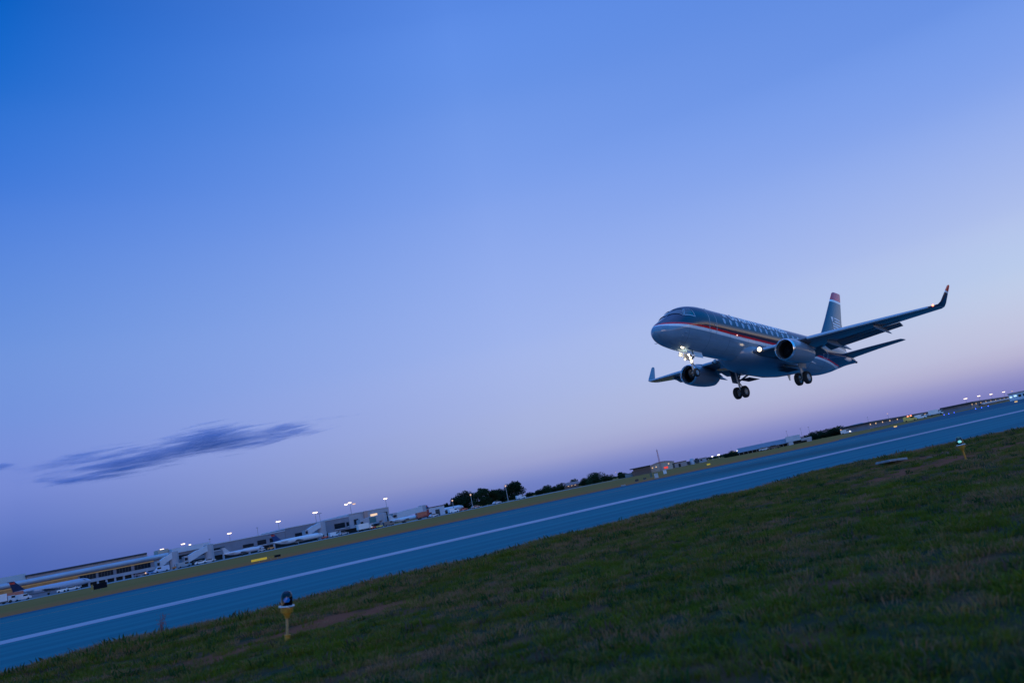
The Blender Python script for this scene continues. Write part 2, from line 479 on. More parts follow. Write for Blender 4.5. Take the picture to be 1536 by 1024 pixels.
    mb.build('navigation_lamp', M['navred'] if sd == 1 else M['unlit'], wing, smooth=True)
    # landing lamp in the wing root
    mb = MB(); mb.lathe([(0, -.06), (.10, -.05), (.155, 0), (.155, .05)], 16, 'x', P(9.75, sd * 1.9, -1.17))
    mb.build('landing_lamp', M['landlamp'] if sd == 1 else M['unlit'], wing, smooth=True)

    # engine
    ec = P(0, sd * 4.08, -1.76); ex = lambda s: s - S0
    c = (0, ec.y, ec.z)
    mb = MB()
    mb.lathe([(.615, ex(9.62)), (.62, ex(9.40)), (.66, ex(9.26)), (.70, ex(9.20)), (.745, ex(9.24)), (.775, ex(9.36))], 40, 'x', c, 1)
    mb.lathe([(.775, ex(9.36)), (.81, ex(9.65)), (.83, ex(10.1)), (.83, ex(10.7)), (.79, ex(11.4)), (.71, ex(12.0)), (.60, ex(12.55)), (.57, ex(12.55)), (.5, ex(12.2))], 40, 'x', c, 0)
    mb.lathe([(.615, ex(9.62)), (.64, ex(10.0)), (.645, ex(10.35))], 40, 'x', c, 2)
    eng = mb.build('engine', [M['cowl'], M['lip'], M['dark']], plane, smooth=50)
    mb = MB(); mb.lathe([(0.0, ex(10.3)), (.645, ex(10.3))], 40, 'x', c)
    for k in range(24):
        a = 2 * math.pi * k / 24
        q = lambda r, da, dx: Vector((ex(10.22) + dx, ec.y + r * math.cos(a + da), ec.z + r * math.sin(a + da)))
        mb.add([q(.17, 0, 0), q(.17, .14, .06), q(.64, .12, .08), q(.64, -.02, 0)], [(0, 1, 2, 3)])
    mb.build('fan', M['fan'], eng)
    mb = MB(); mb.lathe([(0, ex(9.92)), (.07, ex(9.97)), (.14, ex(10.1)), (.18, ex(10.24))], 20, 'x', c); mb.build('spinner', M['fan'], eng, smooth=True)
    mb = MB(); mb.lathe([(.5, ex(12.2)), (.42, ex(12.6)), (.33, ex(13.05)), (.30, ex(13.05)), (.28, ex(12.8))], 32, 'x', c); mb.lathe([(.28, ex(12.8)), (.2, ex(13.1)), (0, ex(13.45))], 24, 'x', c)
    mb.build('exhaust_nozzle', M['metal_dark'], eng, smooth=50)
    mb = MB(); rings = []
    for s, zt, zb, w in ((9.9, -.98, -1.05, .05), (10.5, -.80, -1.1, .16), (11.3, -.72, -1.15, .2), (12.3, -.80, -1.3, .2), (13.2, -.95, -1.35, .16), (14.0, -1.0, -1.2, .05)):
        rings.append([P(s, sd * 4.08 + w * math.cos(a), (zt + zb) / 2 + (zt - zb) / 2 * math.sin(a)) for a in [2 * math.pi * j / 12 for j in range(12)]])
    mb.rings(rings); mb.build('pylon', M['cowl'], eng, smooth=50)

# tail fin
mb = MB(); Yv = Vector((0, -1, 0)); secs = []
for z, le, ch, tc in ((1.1, 22.9, 5.7, .08), (1.75, 23.35, 5.05, .085), (2.2, 23.85, 4.63, .09), (4.0, 25.38, 3.18, .095), (6.0, 26.98, 2.14, .095), (6.85, 27.68, 1.68, .09), (6.98, 27.98, 1.35, .06)):
    secs.append((P(le, 0, z), ch, tc, Yv, 0))
loft_foil(mb, secs)
fin = mb.build('tail_fin', fin_paint(5.92 + ZB, 6.14 + ZB, base=(.045, .06, .105), mtl=.35), plane, smooth=50)
def fin_half(s, z):
    le = tab(z, [(2.2, 23.85), (4.0, 25.38), (6.0, 26.98)]); ch = tab(z, [(2.2, 4.63), (4.0, 3.18), (6, 2.14)])
    x = (s - le) / ch; tc = .095
    return 1.05 * ch * 5 * tc * (.2969 * x ** .5 - .126 * x - .3516 * x**2 + .2843 * x**3 - .1036 * x**4)
for sd in (1, -1):
    def fp(u, v, sd=sd):
        s = 26.3 + 1.8 * u; z = 3.15 + 1.18 * v
        return P(s, sd * (fin_half(s, z) + .02), z)
    o = flag(fp).build('flag_emblem', M['letter'], fin, recalc=False)
# tailplane
for sd in (1, -1):
    mb = MB(); secs = []
    for y, le, ch, z in ((.25, 25.75, 2.95, .58), (.8, 26.1, 2.65, .68), (2.6, 27.25, 1.93, 1.02), (4.5, 28.55, 1.22, 1.36), (4.72, 28.75, 1.02, 1.40), (4.82, 29.2, .55, 1.42)):
        secs.append((P(le, sd * y, z), ch, .10, Vector((0, 0, 1)), R(-2)))
    loft_foil(mb, secs); mb.build('tailplane', M['wing'], plane, smooth=50)
    mb = MB(); rings = []
    for s, zz_, r in ((25.2, .42, .02), (25.7, .45, .32), (26.6, .5, .44), (27.6, .58, .36), (28.4, .68, .1)):
        w = sec(s)[2]
        rings.append([P(s, sd * (w * .93 + .12 * r * math.cos(a)), zz_ + r * math.sin(a)) for a in [2 * math.pi * j / 14 for j in range(14)]])
    mb.rings(rings); mb.build('tailplane_seal', mat('bare_metal', (.55, .56, .58), .3, .7), plane, smooth=50)
mb = MB(); mb.lathe([(.09, 0), (.11, .12), (.10, .28), (.07, .3)], 14, 'x', P(29.9, 0, .57)); mb.build('tail_pipe', M['metal_dark'], plane, smooth=50)

# landing gear
def wheel(name, c, r, w, parent, hubside=None):
    mb = MB(); ri = r * .55
    mb.lathe([(ri, -w/2*.8), (r * .86, -w / 2), (r * .97, -w * .36), (r, -w * .15), (r, w * .15), (r * .97, w * .36), (r * .86, w / 2), (ri, w/2*.8)], 28, 'y', c)
    o = mb.build(name, M['tyre'], parent, smooth=50)
    hb = MB(); hb.lathe([(0, -w * .34), (ri * .35, -w * .42), (ri * .8, -w * .30), (ri, -w * .38), (ri, w * .38), (ri * .8, w * .30), (ri * .35, w * .42), (0, w * .34)], 20, 'y', c)
    hb.build('hub', M['hub'], o, smooth=40)
    return o
ng = MB()
ng.tube([P(3.62, 0, -1.5), P(3.80, 0, -2.35)], [.11, .10], 12); ng.tube([P(3.80, 0, -2.3), P(3.97, 0, -3.08)], .065, 10)
ng.tube([P(3.97, -.26, -3.1), P(3.97, .26, -3.1)], .05, 8)
ng.tube([P(4.55, 0, -1.6), P(3.82, 0, -2.2)], .055, 8)
ng.tube([P(3.92, 0, -2.35), P(4.2, 0, -2.62), P(4.0, 0, -2.95)], .035, 6)
ng.tube([P(3.75, -.3, -2.1), P(3.75, .3, -2.1)], .03, 6)
gear = ng.build('nose_gear', M['steel'], plane, smooth=40)
for y in (.2, -.2): wheel('wheel', P(3.97, y, -3.1), .305, .2, gear)
for sd in (1, -1):
    mb = MB(); mb.box(P(4.1, sd * .42, -1.86), (1.0, .03, .42), M=Matrix.Rotation(sd * R(-12), 3, 'X')); mb.build('gear_door', M['doorw'], gear)
    mb = MB(); mb.box(P(3.2, sd * .36, -1.80), (.5, .03, .28), M=Matrix.Rotation(sd * R(-12), 3, 'X')); mb.build('gear_door', M['doorw'], gear)
for (s, y, z, r) in ((3.22, .26, -1.95, .075), (3.42, .22, -2.14, .09), (3.55, .20, -2.36, .10), (3.42, -.22, -2.14, .07)):
    mb = MB(); mb.lathe([(0, -.05), (r * .7, -.04), (r, 0)], 14, 'x', P(s, y, z)); o = mb.build('landing_lamp', M['landlamp'], gear, smooth=True)
    hb = MB(); hb.lathe([(r * 1.12, -.01), (r * 1.15, .05), (r * .6, .14), (0, .16)], 14, 'x', P(s, y, z)); hb.build('lamp_housing', M['steel'], o, smooth=40)
    MBb = MB(); MBb.tube([P(s + .12, y, z), P(3.78, 0, z)], .025, 6); MBb.build('lamp_bracket', M['steel'], o)
for sd in (1, -1):
    g = MB()
    g.tube([P(13.75, sd * 2.72, -1.0), P(13.95, sd * 2.68, -2.3)], [.16, .14], 14); g.tube([P(13.95, sd * 2.68, -2.25), P(14.1, sd * 2.65, -3.07)], .085, 12)
    g.tube([P(14.1, sd * 2.65 - .42, -3.07), P(14.1, sd * 2.65 + .42, -3.07)], .07, 10)
    g.tube([P(13.8, sd * 1.35, -1.75), P(13.95, sd * 2.62, -2.2)], .075, 8); g.tube([P(14.5, sd * 2.6, -1.2), P(14.0, sd * 2.66, -2.1)], .06, 8)
    g.tube([P(14.05, sd * 2.66, -2.3), P(14.45, sd * 2.66, -2.6), P(14.2, sd * 2.65, -2.98)], .045, 6)
    g.tube([P(13.5, sd * 1.6, -1.9), P(14.3, sd * 1.45, -1.9)], .05, 6)
    gear = g.build('main_gear', M['steel'], plane, smooth=40)
    for dy in (.34, -.34): wheel('wheel', P(14.1, sd * 2.65 + dy, -3.07), .485, .34, gear)
    mb = MB(); mb.box(P(13.9, sd * 2.95, -1.75), (1.0, .04, 1.15), M=Matrix.Rotation(sd * R(8), 3, 'X')); mb.build('gear_door', M['cowl'], gear)
    mb = MB(); mb.box(P(13.95, sd * 1.7, -2.23), (1.5, 1.0, .02)); mb.build('wheel_well', M['dark'], gear)  # flat plate, the shade of the open well put into its colour
mb = MB(); mb.add([P(16.9, -.015, -1.95), P(17.35, -.015, -1.9), P(17.25, -.015, -2.38), P(17.12, -.015, -2.38), P(16.9, .015, -1.95), P(17.35, .015, -1.9), P(17.25, .015, -2.38), P(17.12, .015, -2.38)],
                  [(0, 1, 2, 3), (7, 6, 5, 4), (0, 4, 5, 1), (1, 5, 6, 2), (2, 6, 7, 3), (3, 7, 4, 0)]); mb.build('blade_antenna', M['cowl'], plane)
for s_, z_ in ((6.0, 1.66), (9.2, 1.67)):
    mb = MB(); mb.add([P(s_, -.012, z_), P(s_ + .4, -.012, z_), P(s_ + .42, -.012, z_ + .28), P(s_ + .28, -.012, z_ + .28), P(s_, .012, z_), P(s_ + .4, .012, z_), P(s_ + .42, .012, z_ + .28), P(s_ + .28, .012, z_ + .28)],
        [(0, 1, 2, 3), (7, 6, 5, 4), (0, 4, 5, 1), (1, 5, 6, 2), (2, 6, 7, 3), (3, 7, 4, 0)]); mb.build('blade_antenna', M['cowl'], plane)
mb = MB(); mb.lathe([(0, -.045), (.045, -.02), (.045, .02), (0, .045)], 10, 'y', surf(7.78, th_of(7.78, -.25), 1, .03)); mb.build('inspection_lamp', M['smalllamp'], plane, smooth=True)
for y in (.45, -.45):
    for s_, z_ in ((1.9, -.75), (1.65, -1.0)):
        mb = MB(); q = surf(s_, th_of(s_, z_), 1 if y > 0 else -1, .0); mb.tube([q, q + Vector((-.02, -.14 * (1 if y > 0 else -1), -.03)), q + Vector((-.2, -.16 * (1 if y > 0 else -1), -.03))], .018, 6); mb.build('pitot_probe', M['frame'], plane)
# small real light of the nose landing lamps on the belly
ld = bpy.data.lights.new('nose_lamp_light', 'POINT'); ld.energy = 26; ld.color = (1, .84, .6); ld.shadow_soft_size = .12
lo = link(bpy.data.objects.new('nose_lamp_light', ld), plane); lo.location = P(3.0, .15, -2.05)
# ---------------------------------------------------------------- sky
def sky_world():
    w = bpy.data.worlds.new('World'); sc.world = w; w.use_nodes = True
    n = w.node_tree.nodes; l = w.node_tree.links; n.clear()
    out = n.new('ShaderNodeOutputWorld'); bg = n.new('ShaderNodeBackground'); l.new(bg.outputs[0], out.inputs[0])
    tc = n.new('ShaderNodeTexCoord'); sp = n.new('ShaderNodeSeparateXYZ'); l.new(tc.outputs['Generated'], sp.inputs[0])
    z = sp.outputs[2]
    def ramp(stops, scale=1.0):
        r = n.new('ShaderNodeValToRGB'); r.color_ramp.interpolation = 'CARDINAL'
        e = r.color_ramp.elements
        while len(e) < len(stops): e.new(.5)
        for el, (p, c) in zip(e, stops): el.position = p; el.color = (*[x * scale for x in lin(c)], 1)
        l.new(z, r.inputs[0]); return r.outputs[0]
    L = ramp([(0, (71, 98, 176)), (.06, (92, 116, 192)), (.1, (113, 134, 208)), (.135, (119, 142, 216)), (.18, (117, 147, 220)), (.265, (108, 147, 222)), (.397, (76, 128, 220)), (.49, (42, 112, 210)), (.575, (0, 95, 195)), (.8, (0, 80, 170))])
    C = ramp([(0, (106, 122, 191)), (.018, (120, 134, 198)), (.035, (149, 156, 206)), (.05, (160, 168, 212)), (.07, (165, 176, 219)), (.11, (166, 180, 227)), (.19, (159, 180, 236)), (.35, (132, 164, 236)), (.46, (108, 150, 232)), (.555, (90, 138, 228)), (.8, (50, 105, 200))])
    Rr = ramp([(0, (122, 124, 188)), (.018, (144, 143, 197)), (.03, (166, 163, 204)), (.04, (181, 178, 210)), (.055, (190, 191, 219)), (.09, (193, 201, 228)), (.13, (186, 203, 235)), (.19, (173, 191, 236)), (.3, (138, 168, 236)), (.40, (106, 147, 229)), (.8, (55, 108, 205))])
    B = n.new('ShaderNodeValToRGB'); B.color_ramp.interpolation = 'EASE'; e = B.color_ramp.elements   # afterglow behind the camera
    st = [(0, (1.6, 1.25, .95)), (.03, (1.4, 1.2, 1.05)), (.06, (.50, .68, 1.0)), (.13, (.06, .38, 1.05)), (.6, (.0, .38, 1.2)), (1, (.0, .40, 1.3))]
    while len(e) < len(st): e.new(.5)
    for el, (p, c) in zip(e, st): el.position = p; el.color = (*c, 1)
    l.new(z, B.inputs[0])
    def dot(v):
        d = n.new('ShaderNodeVectorMath'); d.operation = 'DOT_PRODUCT'; l.new(tc.outputs['Generated'], d.inputs[0]); d.inputs[1].default_value = v; return d.outputs['Value']
    f = dot((.61336, .78980, 0)); r = dot((.78980, -.61336, 0))
    az = n.new('ShaderNodeMath'); az.operation = 'ARCTAN2'; l.new(r, az.inputs[0]); l.new(f, az.inputs[1])
    def mrange(x, a, b, smooth=False):
        q = n.new('ShaderNodeMapRange'); q.inputs[1].default_value = a; q.inputs[2].default_value = b; l.new(x, q.inputs[0])
        if smooth: q.interpolation_type = 'SMOOTHSTEP'
        return q.outputs[0]
    c = mixc(n, l, mrange(az.outputs[0], R(-33), R(0)), L, C)
    c = mixc(n, l, mrange(az.outputs[0], R(0), R(33)), c, Rr)
    ab = n.new('ShaderNodeMath'); ab.operation = 'ABSOLUTE'; l.new(az.outputs[0], ab.inputs[0])
    c = mixc(n, l, mrange(ab.outputs[0], R(38), R(76), True), c, B.outputs[0])
    # overhead sky
    zen = mrange(z, .62, .95, True)
    c = mixc(n, l, zen, c, (.16, .42, 1.30))
    l.new(c, bg.inputs[0]); bg.inputs[1].default_value = 1.0
sky_world()
sd_ = bpy.data.lights.new('sun', 'SUN'); sd_.energy = .34; sd_.color = (1, .70, .48); sd_.angle = R(25)
so = link(bpy.data.objects.new('sun', sd_))
so.rotation_euler = Vector((.35, .92, -.10)).to_track_quat('-Z', 'Y').to_euler()

sc.view_settings.view_transform = 'Standard'; sc.view_settings.look = 'None'
sc.cycles.max_bounces = 6; sc.cycles.transparent_max_bounces = 12; sc.cycles.volume_bounces = 0
sc.cycles.use_denoising = True

# ---------------------------------------------------------------- ground, runway
def grass_mat(name, c1, c2, c3, sc1, strip_y=None):
    mt, n, l, out = nt(name); p = n.new('ShaderNodeBsdfPrincipled'); l.new(p.outputs[0], out.inputs[0]); p.inputs['Roughness'].default_value = .9; p.inputs['Specular IOR Level'].default_value = .1
    g = n.new('ShaderNodeNewGeometry')
    mp = n.new('ShaderNodeMapping'); mp.inputs['Scale'].default_value = (.25, 1, 1); l.new(g.outputs['Position'], mp.inputs[0])
    a = n.new('ShaderNodeTexNoise'); a.inputs['Scale'].default_value = sc1; a.inputs['Detail'].default_value = 8; a.inputs['Roughness'].default_value = .7; l.new(mp.outputs[0], a.inputs['Vector'])
    b = n.new('ShaderNodeTexNoise'); b.inputs['Scale'].default_value = sc1 * 9; b.inputs['Detail'].default_value = 6; l.new(g.outputs['Position'], b.inputs['Vector'])
    def rg(x, u, v):
        q = n.new('ShaderNodeMapRange'); q.inputs[1].default_value = u; q.inputs[2].default_value = v; l.new(x, q.inputs[0]); return q.outputs[0]
    c = mixc(n, l, rg(a.outputs['Fac'], .4, .62), c1, c2)
    if strip_y:
        sp = n.new('ShaderNodeSeparateXYZ'); l.new(g.outputs['Position'], sp.inputs[0])
        yy = math_n(n, l, 'ADD', sp.outputs[1], math_n(n, l, 'MULTIPLY', a.outputs['Fac'], 22.0))
        q = n.new('ShaderNodeMapRange'); q.inputs[1].default_value = strip_y[0]; q.inputs[2].default_value = strip_y[1]; q.inputs[3].default_value = 1; q.inputs[4].default_value = 0; l.new(yy, q.inputs[0])
        c = mixc(n, l, q.outputs[0], c, c3)
    else:
        c = mixc(n, l, rg(b.outputs['Fac'], .55, .75), c, c3)
    l.new(c, p.inputs['Base Color']); return mt
def sheet(name, pts, z, m_, kind='structure'):
    mb = MB(); mb.add([(x, y, z) for x, y in pts], [tuple(range(len(pts)))]); o = mb.build(name, m_, recalc=False)
    if o.data.polygons[0].normal.z < 0: o.data.flip_normals()
    if kind: o['kind'] = kind
    return o
sheet('ground', [(-6000, -3000), (9000, -3000), (9000, 9000), (-6000, 9000)], 0.0,
      grass_mat('field_grass', (.26, .11, .014), (.31, .13, .02), (.42, .10, .02), .05, (84, 112)))

def runway_mat(name='runway_asphalt', k=1.0):
    mt, n, l, out = nt(name); p = n.new('ShaderNodeBsdfPrincipled'); l.new(p.outputs[0], out.inputs[0])
    p.inputs['Roughness'].default_value = .9; p.inputs['Specular IOR Level'].default_value = .04
    g = n.new('ShaderNodeNewGeometry')
    def tex(scale, stretch, det=6, rough=.6):
        mp = n.new('ShaderNodeMapping'); mp.inputs['Scale'].default_value = stretch; l.new(g.outputs['Position'], mp.inputs[0])
        t = n.new('ShaderNodeTexNoise'); t.inputs['Scale'].default_value = scale; t.inputs['Detail'].default_value = det; t.inputs['Roughness'].default_value = rough; l.new(mp.outputs[0], t.inputs['Vector']); return t.outputs['Fac']
    def rg(x, a, b, c=0., d=1.):
        q = n.new('ShaderNodeMapRange'); q.inputs[1].default_value = a; q.inputs[2].default_value = b; q.inputs[3].default_value = c; q.inputs[4].default_value = d; l.new(x, q.inputs[0]); return q.outputs[0]
    streak = tex(.8, (.012, 1, 1)); blot = tex(.12, (.35, 1, 1)); grit = tex(9, (1, 1, 1), 8, .8)
    c = mixc(n, l, rg(streak, .40, .60), tuple(x * k for x in (.014, .130, .152)), tuple(x * k for x in (.022, .174, .194)))
    c = mixc(n, l, rg(blot, .45, .75, 0, .35), c, (.016, .11, .16))
    c = mixc(n, l, rg(grit, .55, .8, 0, .5), c, (.07, .19, .28))
    c = mixc(n, l, rg(tex(.35, (.05, 1.6, 1), 5, .7), .52, .72, 0, .5), c, (.012, .085, .118))
    # sealed joints along the lanes, one every 7.6 m, with ragged edges
    sp = n.new('ShaderNodeSeparateXYZ'); l.new(g.outputs['Position'], sp.inputs[0])
    wob = math_n(n, l, 'ADD', sp.outputs[1], math_n(n, l, 'MULTIPLY', tex(.5, (.15, .15, 1)), .5))
    fr = math_n(n, l, 'FRACT', math_n(n, l, 'DIVIDE', wob, 7.6))
    j = math_n(n, l, 'ABSOLUTE', math_n(n, l, 'SUBTRACT', fr, .5))
    c = mixc(n, l, rg(j, 0.0, .03, .45, 0), c, (.010, .065, .105))
    l.new(c, p.inputs['Base Color'])
    ysh = n.new('ShaderNodeMapRange'); ysh.inputs[1].default_value = 60.5; ysh.inputs[2].default_value = 61.5; ysh.inputs[4].default_value = .55; l.new(sp.outputs[1], ysh.inputs[0])
    c = mixc(n, l, ysh.outputs[0], c, (.006, .05, .10))
    l.new(c, p.inputs['Base Color'])
    b = n.new('ShaderNodeBump'); b.inputs['Strength'].default_value = .25; l.new(grit, b.inputs['Height']); l.new(b.outputs[0], p.inputs['Normal'])
    return mt
RW = runway_mat()
rw_far = [(-900, 68.5), (96, 68.5), (108, 69.5), (116, 72), (124, 77), (150, 88), (300, 140), (700, 230), (1500, 400), (1500, 6)]
sheet('runway', [(-900, 6)] + rw_far, .004, RW)
def paint_mat(name, c, wear=.45):
    mt, n, l, out = nt(name); p = n.new('ShaderNodeBsdfPrincipled'); p.inputs['Roughness'].default_value = .6; p.inputs['Specular IOR Level'].default_value = .2
    tr = n.new('ShaderNodeBsdfTransparent'); ms = n.new('ShaderNodeMixShader')
    g = n.new('ShaderNodeNewGeometry'); t = n.new('ShaderNodeTexNoise'); t.inputs['Scale'].default_value = 6; t.inputs['Detail'].default_value = 8; t.inputs['Roughness'].default_value = .75; l.new(g.outputs['Position'], t.inputs['Vector'])
    q = n.new('ShaderNodeMapRange'); q.inputs[1].default_value = wear - .12; q.inputs[2].default_value = wear; l.new(t.outputs['Fac'], q.inputs[0])
    mp = n.new('ShaderNodeMapping'); mp.inputs['Scale'].default_value = (.12, 1.2, 1); l.new(g.outputs['Position'], mp.inputs[0])
    t2 = n.new('ShaderNodeTexNoise'); t2.inputs['Scale'].default_value = .9; t2.inputs['Detail'].default_value = 7; t2.inputs['Roughness'].default_value = .7; l.new(mp.outputs[0], t2.inputs['Vector'])
    q3 = n.new('ShaderNodeMapRange'); q3.inputs[1].default_value = .40; q3.inputs[2].default_value = .68; l.new(t2.outputs['Fac'], q3.inputs[0])
    l.new(mixc(n, l, q3.outputs[0], c, tuple(x * .6 for x in c)), p.inputs['Base Color'])
    l.new(q.outputs[0], ms.inputs[0]); l.new(tr.outputs[0], ms.inputs[1]); l.new(p.outputs[0], ms.inputs[2]); l.new(ms.outputs[0], out.inputs[0]); return mt
sheet('runway_edge_marking', [(-900, 26.0), (1500, 26.0), (1500, 28.2), (-900, 28.2)], .008, paint_mat('white_marking', (.50, .38, .41), .40))
YEL = paint_mat('yellow_marking', (.55, .27, .03), .42)
sheet('taxi_marking', [(-900, 50.0), (84, 50.0), (84, 50.25), (-900, 50.25)], .008, paint_mat('faded_yellow_marking', (.55, .26, .06), .47))
def ribbon(name, pts, w, z, m_):
    mb = MB(); pts = [Vector((x, y, 0)) for x, y in pts]; L, Q = [], []
    for i, p in enumerate(pts):
        d = (pts[min(i + 1, len(pts) - 1)] - pts[max(i - 1, 0)]).normalized(); b = Vector((-d.y, d.x, 0)) * w / 2
        L.append(p + b + Vector((0, 0, z))); Q.append(p - b + Vector((0, 0, z)))
    k = len(pts); mb.add(L + Q, [(i, k + i, k + i + 1, i + 1) for i in range(k - 1)]); o = mb.build(name, m_, recalc=False); o['kind'] = 'structure'; return o
ribbon('taxi_centre_marking', [(114, 68), (114.5, 65), (116, 61), (119, 57.5), (124, 54.5), (132, 52), (145, 50.4), (165, 49.6), (240, 49), (500, 48)], .5, .0085, YEL)
# apron in front of the terminal
sheet('apron', [(-420, 262), (60, 262), (180, 290), (330, 330), (330, 460), (-420, 460)], .004, mat('apron_concrete', (.16, .17, .18), .7, scale=.05, var=.2))
sheet('service_road', [(-420, 255), (60, 255), (190, 284), (420, 352), (420, 356), (180, 289), (60, 259.5), (-420, 259.5)], .008, mat('road_concrete', (.34, .34, .35), .7, scale=.08))

# near verge: uneven turf that runs out over the runway edge
EDGE = [(-40, 15.0), (-8, 14.9), (.8, 14.5), (1.9, 15.4), (2.9, 15.5), (3.6, 15.0), (4.5, 14.6), (6, 15.0), (7.5, 14.7), (9.2, 14.1), (11, 14.4), (13.7, 14.7), (15.5, 14.6), (17.4, 14.4), (20, 14.9), (22.5, 15.1), (24.2, 14.0), (26.8, 12.6), (28.3, 11.3), (31, 10.2), (36, 9.6), (48, 9.3), (80, 9.2)]
def edge_y(x): return tab(x, EDGE) + .35 * mnoise.noise(Vector((x * .9, 3.1, 0))) + .15 * mnoise.noise(Vector((x * 3.1, 8.1, 0)))
LAMPS = [(3.28, 9.40, 7.0, .02), (17.45, 8.12, -3.0, .085)]
def dirtiness(x, y):
    d = 0
    for cx, cy, rx, ry in ((4.3, 9.95, 1.7, .6), (2.6, 9.7, .9, .35), (17.2, 8.9, 3.0, .75), (20.2, 10.9, 1.7, .6), (22.5, 8.2, 5.0, .55)):
        q = ((x - cx) / rx) ** 2 + ((y - cy) / ry) ** 2
        d = max(d, 1.25 - q)
    d += .75 * mnoise.noise(Vector((x * 1.3, y * 1.9, 5))) + .6 * mnoise.noise(Vector((x * 3.7, y * 4.9, 15)))
    return max(0, min(1, d))
def verge_z(x, y):
    e = edge_y(x) - y
    base = .03 + .05 * mnoise.noise(Vector((x * .35, y * .5, 1))) + .025 * mnoise.noise(Vector((x * 1.4, y * 1.7, 2))) + .012 * mnoise.noise(Vector((x * 5, y * 5, 4)))
    berm = .05 * math.exp(-((e - 1.6) / 1.5) ** 2) if e > 0 else 0
    k = max(0, min(1, e / .5))
    z = max(.014, base + berm + .012)
    if abs(x) < 2.5 and abs(y) < 2.5: z = min(z, .05)
    return .010 + (z - .010) * k
NX, NY = 420, 150
mb = MB(); dirt = []
for i in range(NX + 1):
    x = -22 + 92 * i / NX; e = edge_y(x)
    for j in range(NY + 1):
        t = j / NY; y = e - (e + 8) * (1 - t) ** 1.25
        mb.v.append((x, y, verge_z(x, y))); dirt.append(dirtiness(x, y))
for i in range(NX):
    for j in range(NY):
        a = i * (NY + 1) + j; mb.f.append((a, a + NY + 1, a + NY + 2, a + 1)); mb.mi.append(0)
def verge_mat():
    mt, n, l, out = nt('verge_soil'); p = n.new('ShaderNodeBsdfPrincipled'); l.new(p.outputs[0], out.inputs[0]); p.inputs['Roughness'].default_value = .95; p.inputs['Specular IOR Level'].default_value = .05
    g = n.new('ShaderNodeNewGeometry'); a = n.new('ShaderNodeTexNoise'); a.inputs['Scale'].default_value = 7; a.inputs['Detail'].default_value = 8; a.inputs['Roughness'].default_value = .75; l.new(g.outputs['Position'], a.inputs['Vector'])
    at_ = n.new('ShaderNodeAttribute'); at_.attribute_name = 'dirt'
    c = mixc(n, l, a.outputs['Fac'], (.022, .026, .012), (.07, .06, .028))
    d = mixc(n, l, a.outputs['Fac'], (.22, .035, .018), (.42, .10, .045))
    c = mixc(n, l, at_.outputs['Fac'], c, d)
    l.new(c, p.inputs['Base Color'])
    b = n.new('ShaderNodeBump'); b.inputs['Strength'].default_value = .8; b.inputs['Distance'].default_value = .03; l.new(a.outputs['Fac'], b.inputs['Height']); l.new(b.outputs[0], p.inputs['Normal'])
    return mt
vg = mb.build('verge_ground', verge_mat(), smooth=True, recalc=False); vg['kind'] = 'structure'
da = vg.data.attributes.new('dirt', 'FLOAT', 'POINT'); da.data.foreach_set('value', dirt)

# grass tufts (instanced, one object of stuff)
def blade_mat(name, c1, c2, c3):
    mt, n, l, out = nt(name)
    p = n.new('ShaderNodeBsdfPrincipled'); p.inputs['Roughness'].default_value = .75; p.inputs['Specular IOR Level'].default_value = .08
    oi = n.new('ShaderNodeObjectInfo'); g = n.new('ShaderNodeNewGeometry')
    a = n.new('ShaderNodeTexNoise'); a.inputs['Scale'].default_value = .8; a.inputs['Detail'].default_value = 5; a.inputs['Roughness'].default_value = .65; l.new(g.outputs['Position'], a.inputs['Vector'])
    q = n.new('ShaderNodeMapRange'); q.inputs[1].default_value = .38; q.inputs[2].default_value = .62; l.new(a.outputs['Fac'], q.inputs[0])
    c = mixc(n, l, q.outputs[0], c1, c2)
    q2 = n.new('ShaderNodeMapRange'); q2.inputs[1].default_value = .62; q2.inputs[2].default_value = .95; l.new(oi.outputs['Random'], q2.inputs[0])
    c = mixc(n, l, q2.outputs[0], c, c3)
    l.new(c, p.inputs['Base Color'])
    tl = n.new('ShaderNodeBsdfTranslucent'); l.new(c, tl.inputs[0]); ms = n.new('ShaderNodeMixShader'); ms.inputs[0].default_value = .3
    l.new(p.outputs[0], ms.inputs[1]); l.new(tl.outputs[0], ms.inputs[2]); l.new(ms.outputs[0], out.inputs[0]); return mt
GREEN = blade_mat('green_blades', (.10, .105, .007), (.16, .15, .010), (.30, .15, .05))
DRY = blade_mat('dry_blades', (.36, .14, .065), (.42, .185, .09), (.22, .12, .03))
DARK = blade_mat('weed_leaves', (.03, .06, .015), (.05, .08, .02), (.12, .07, .05))
tufts = bpy.data.collections.new('tufts')
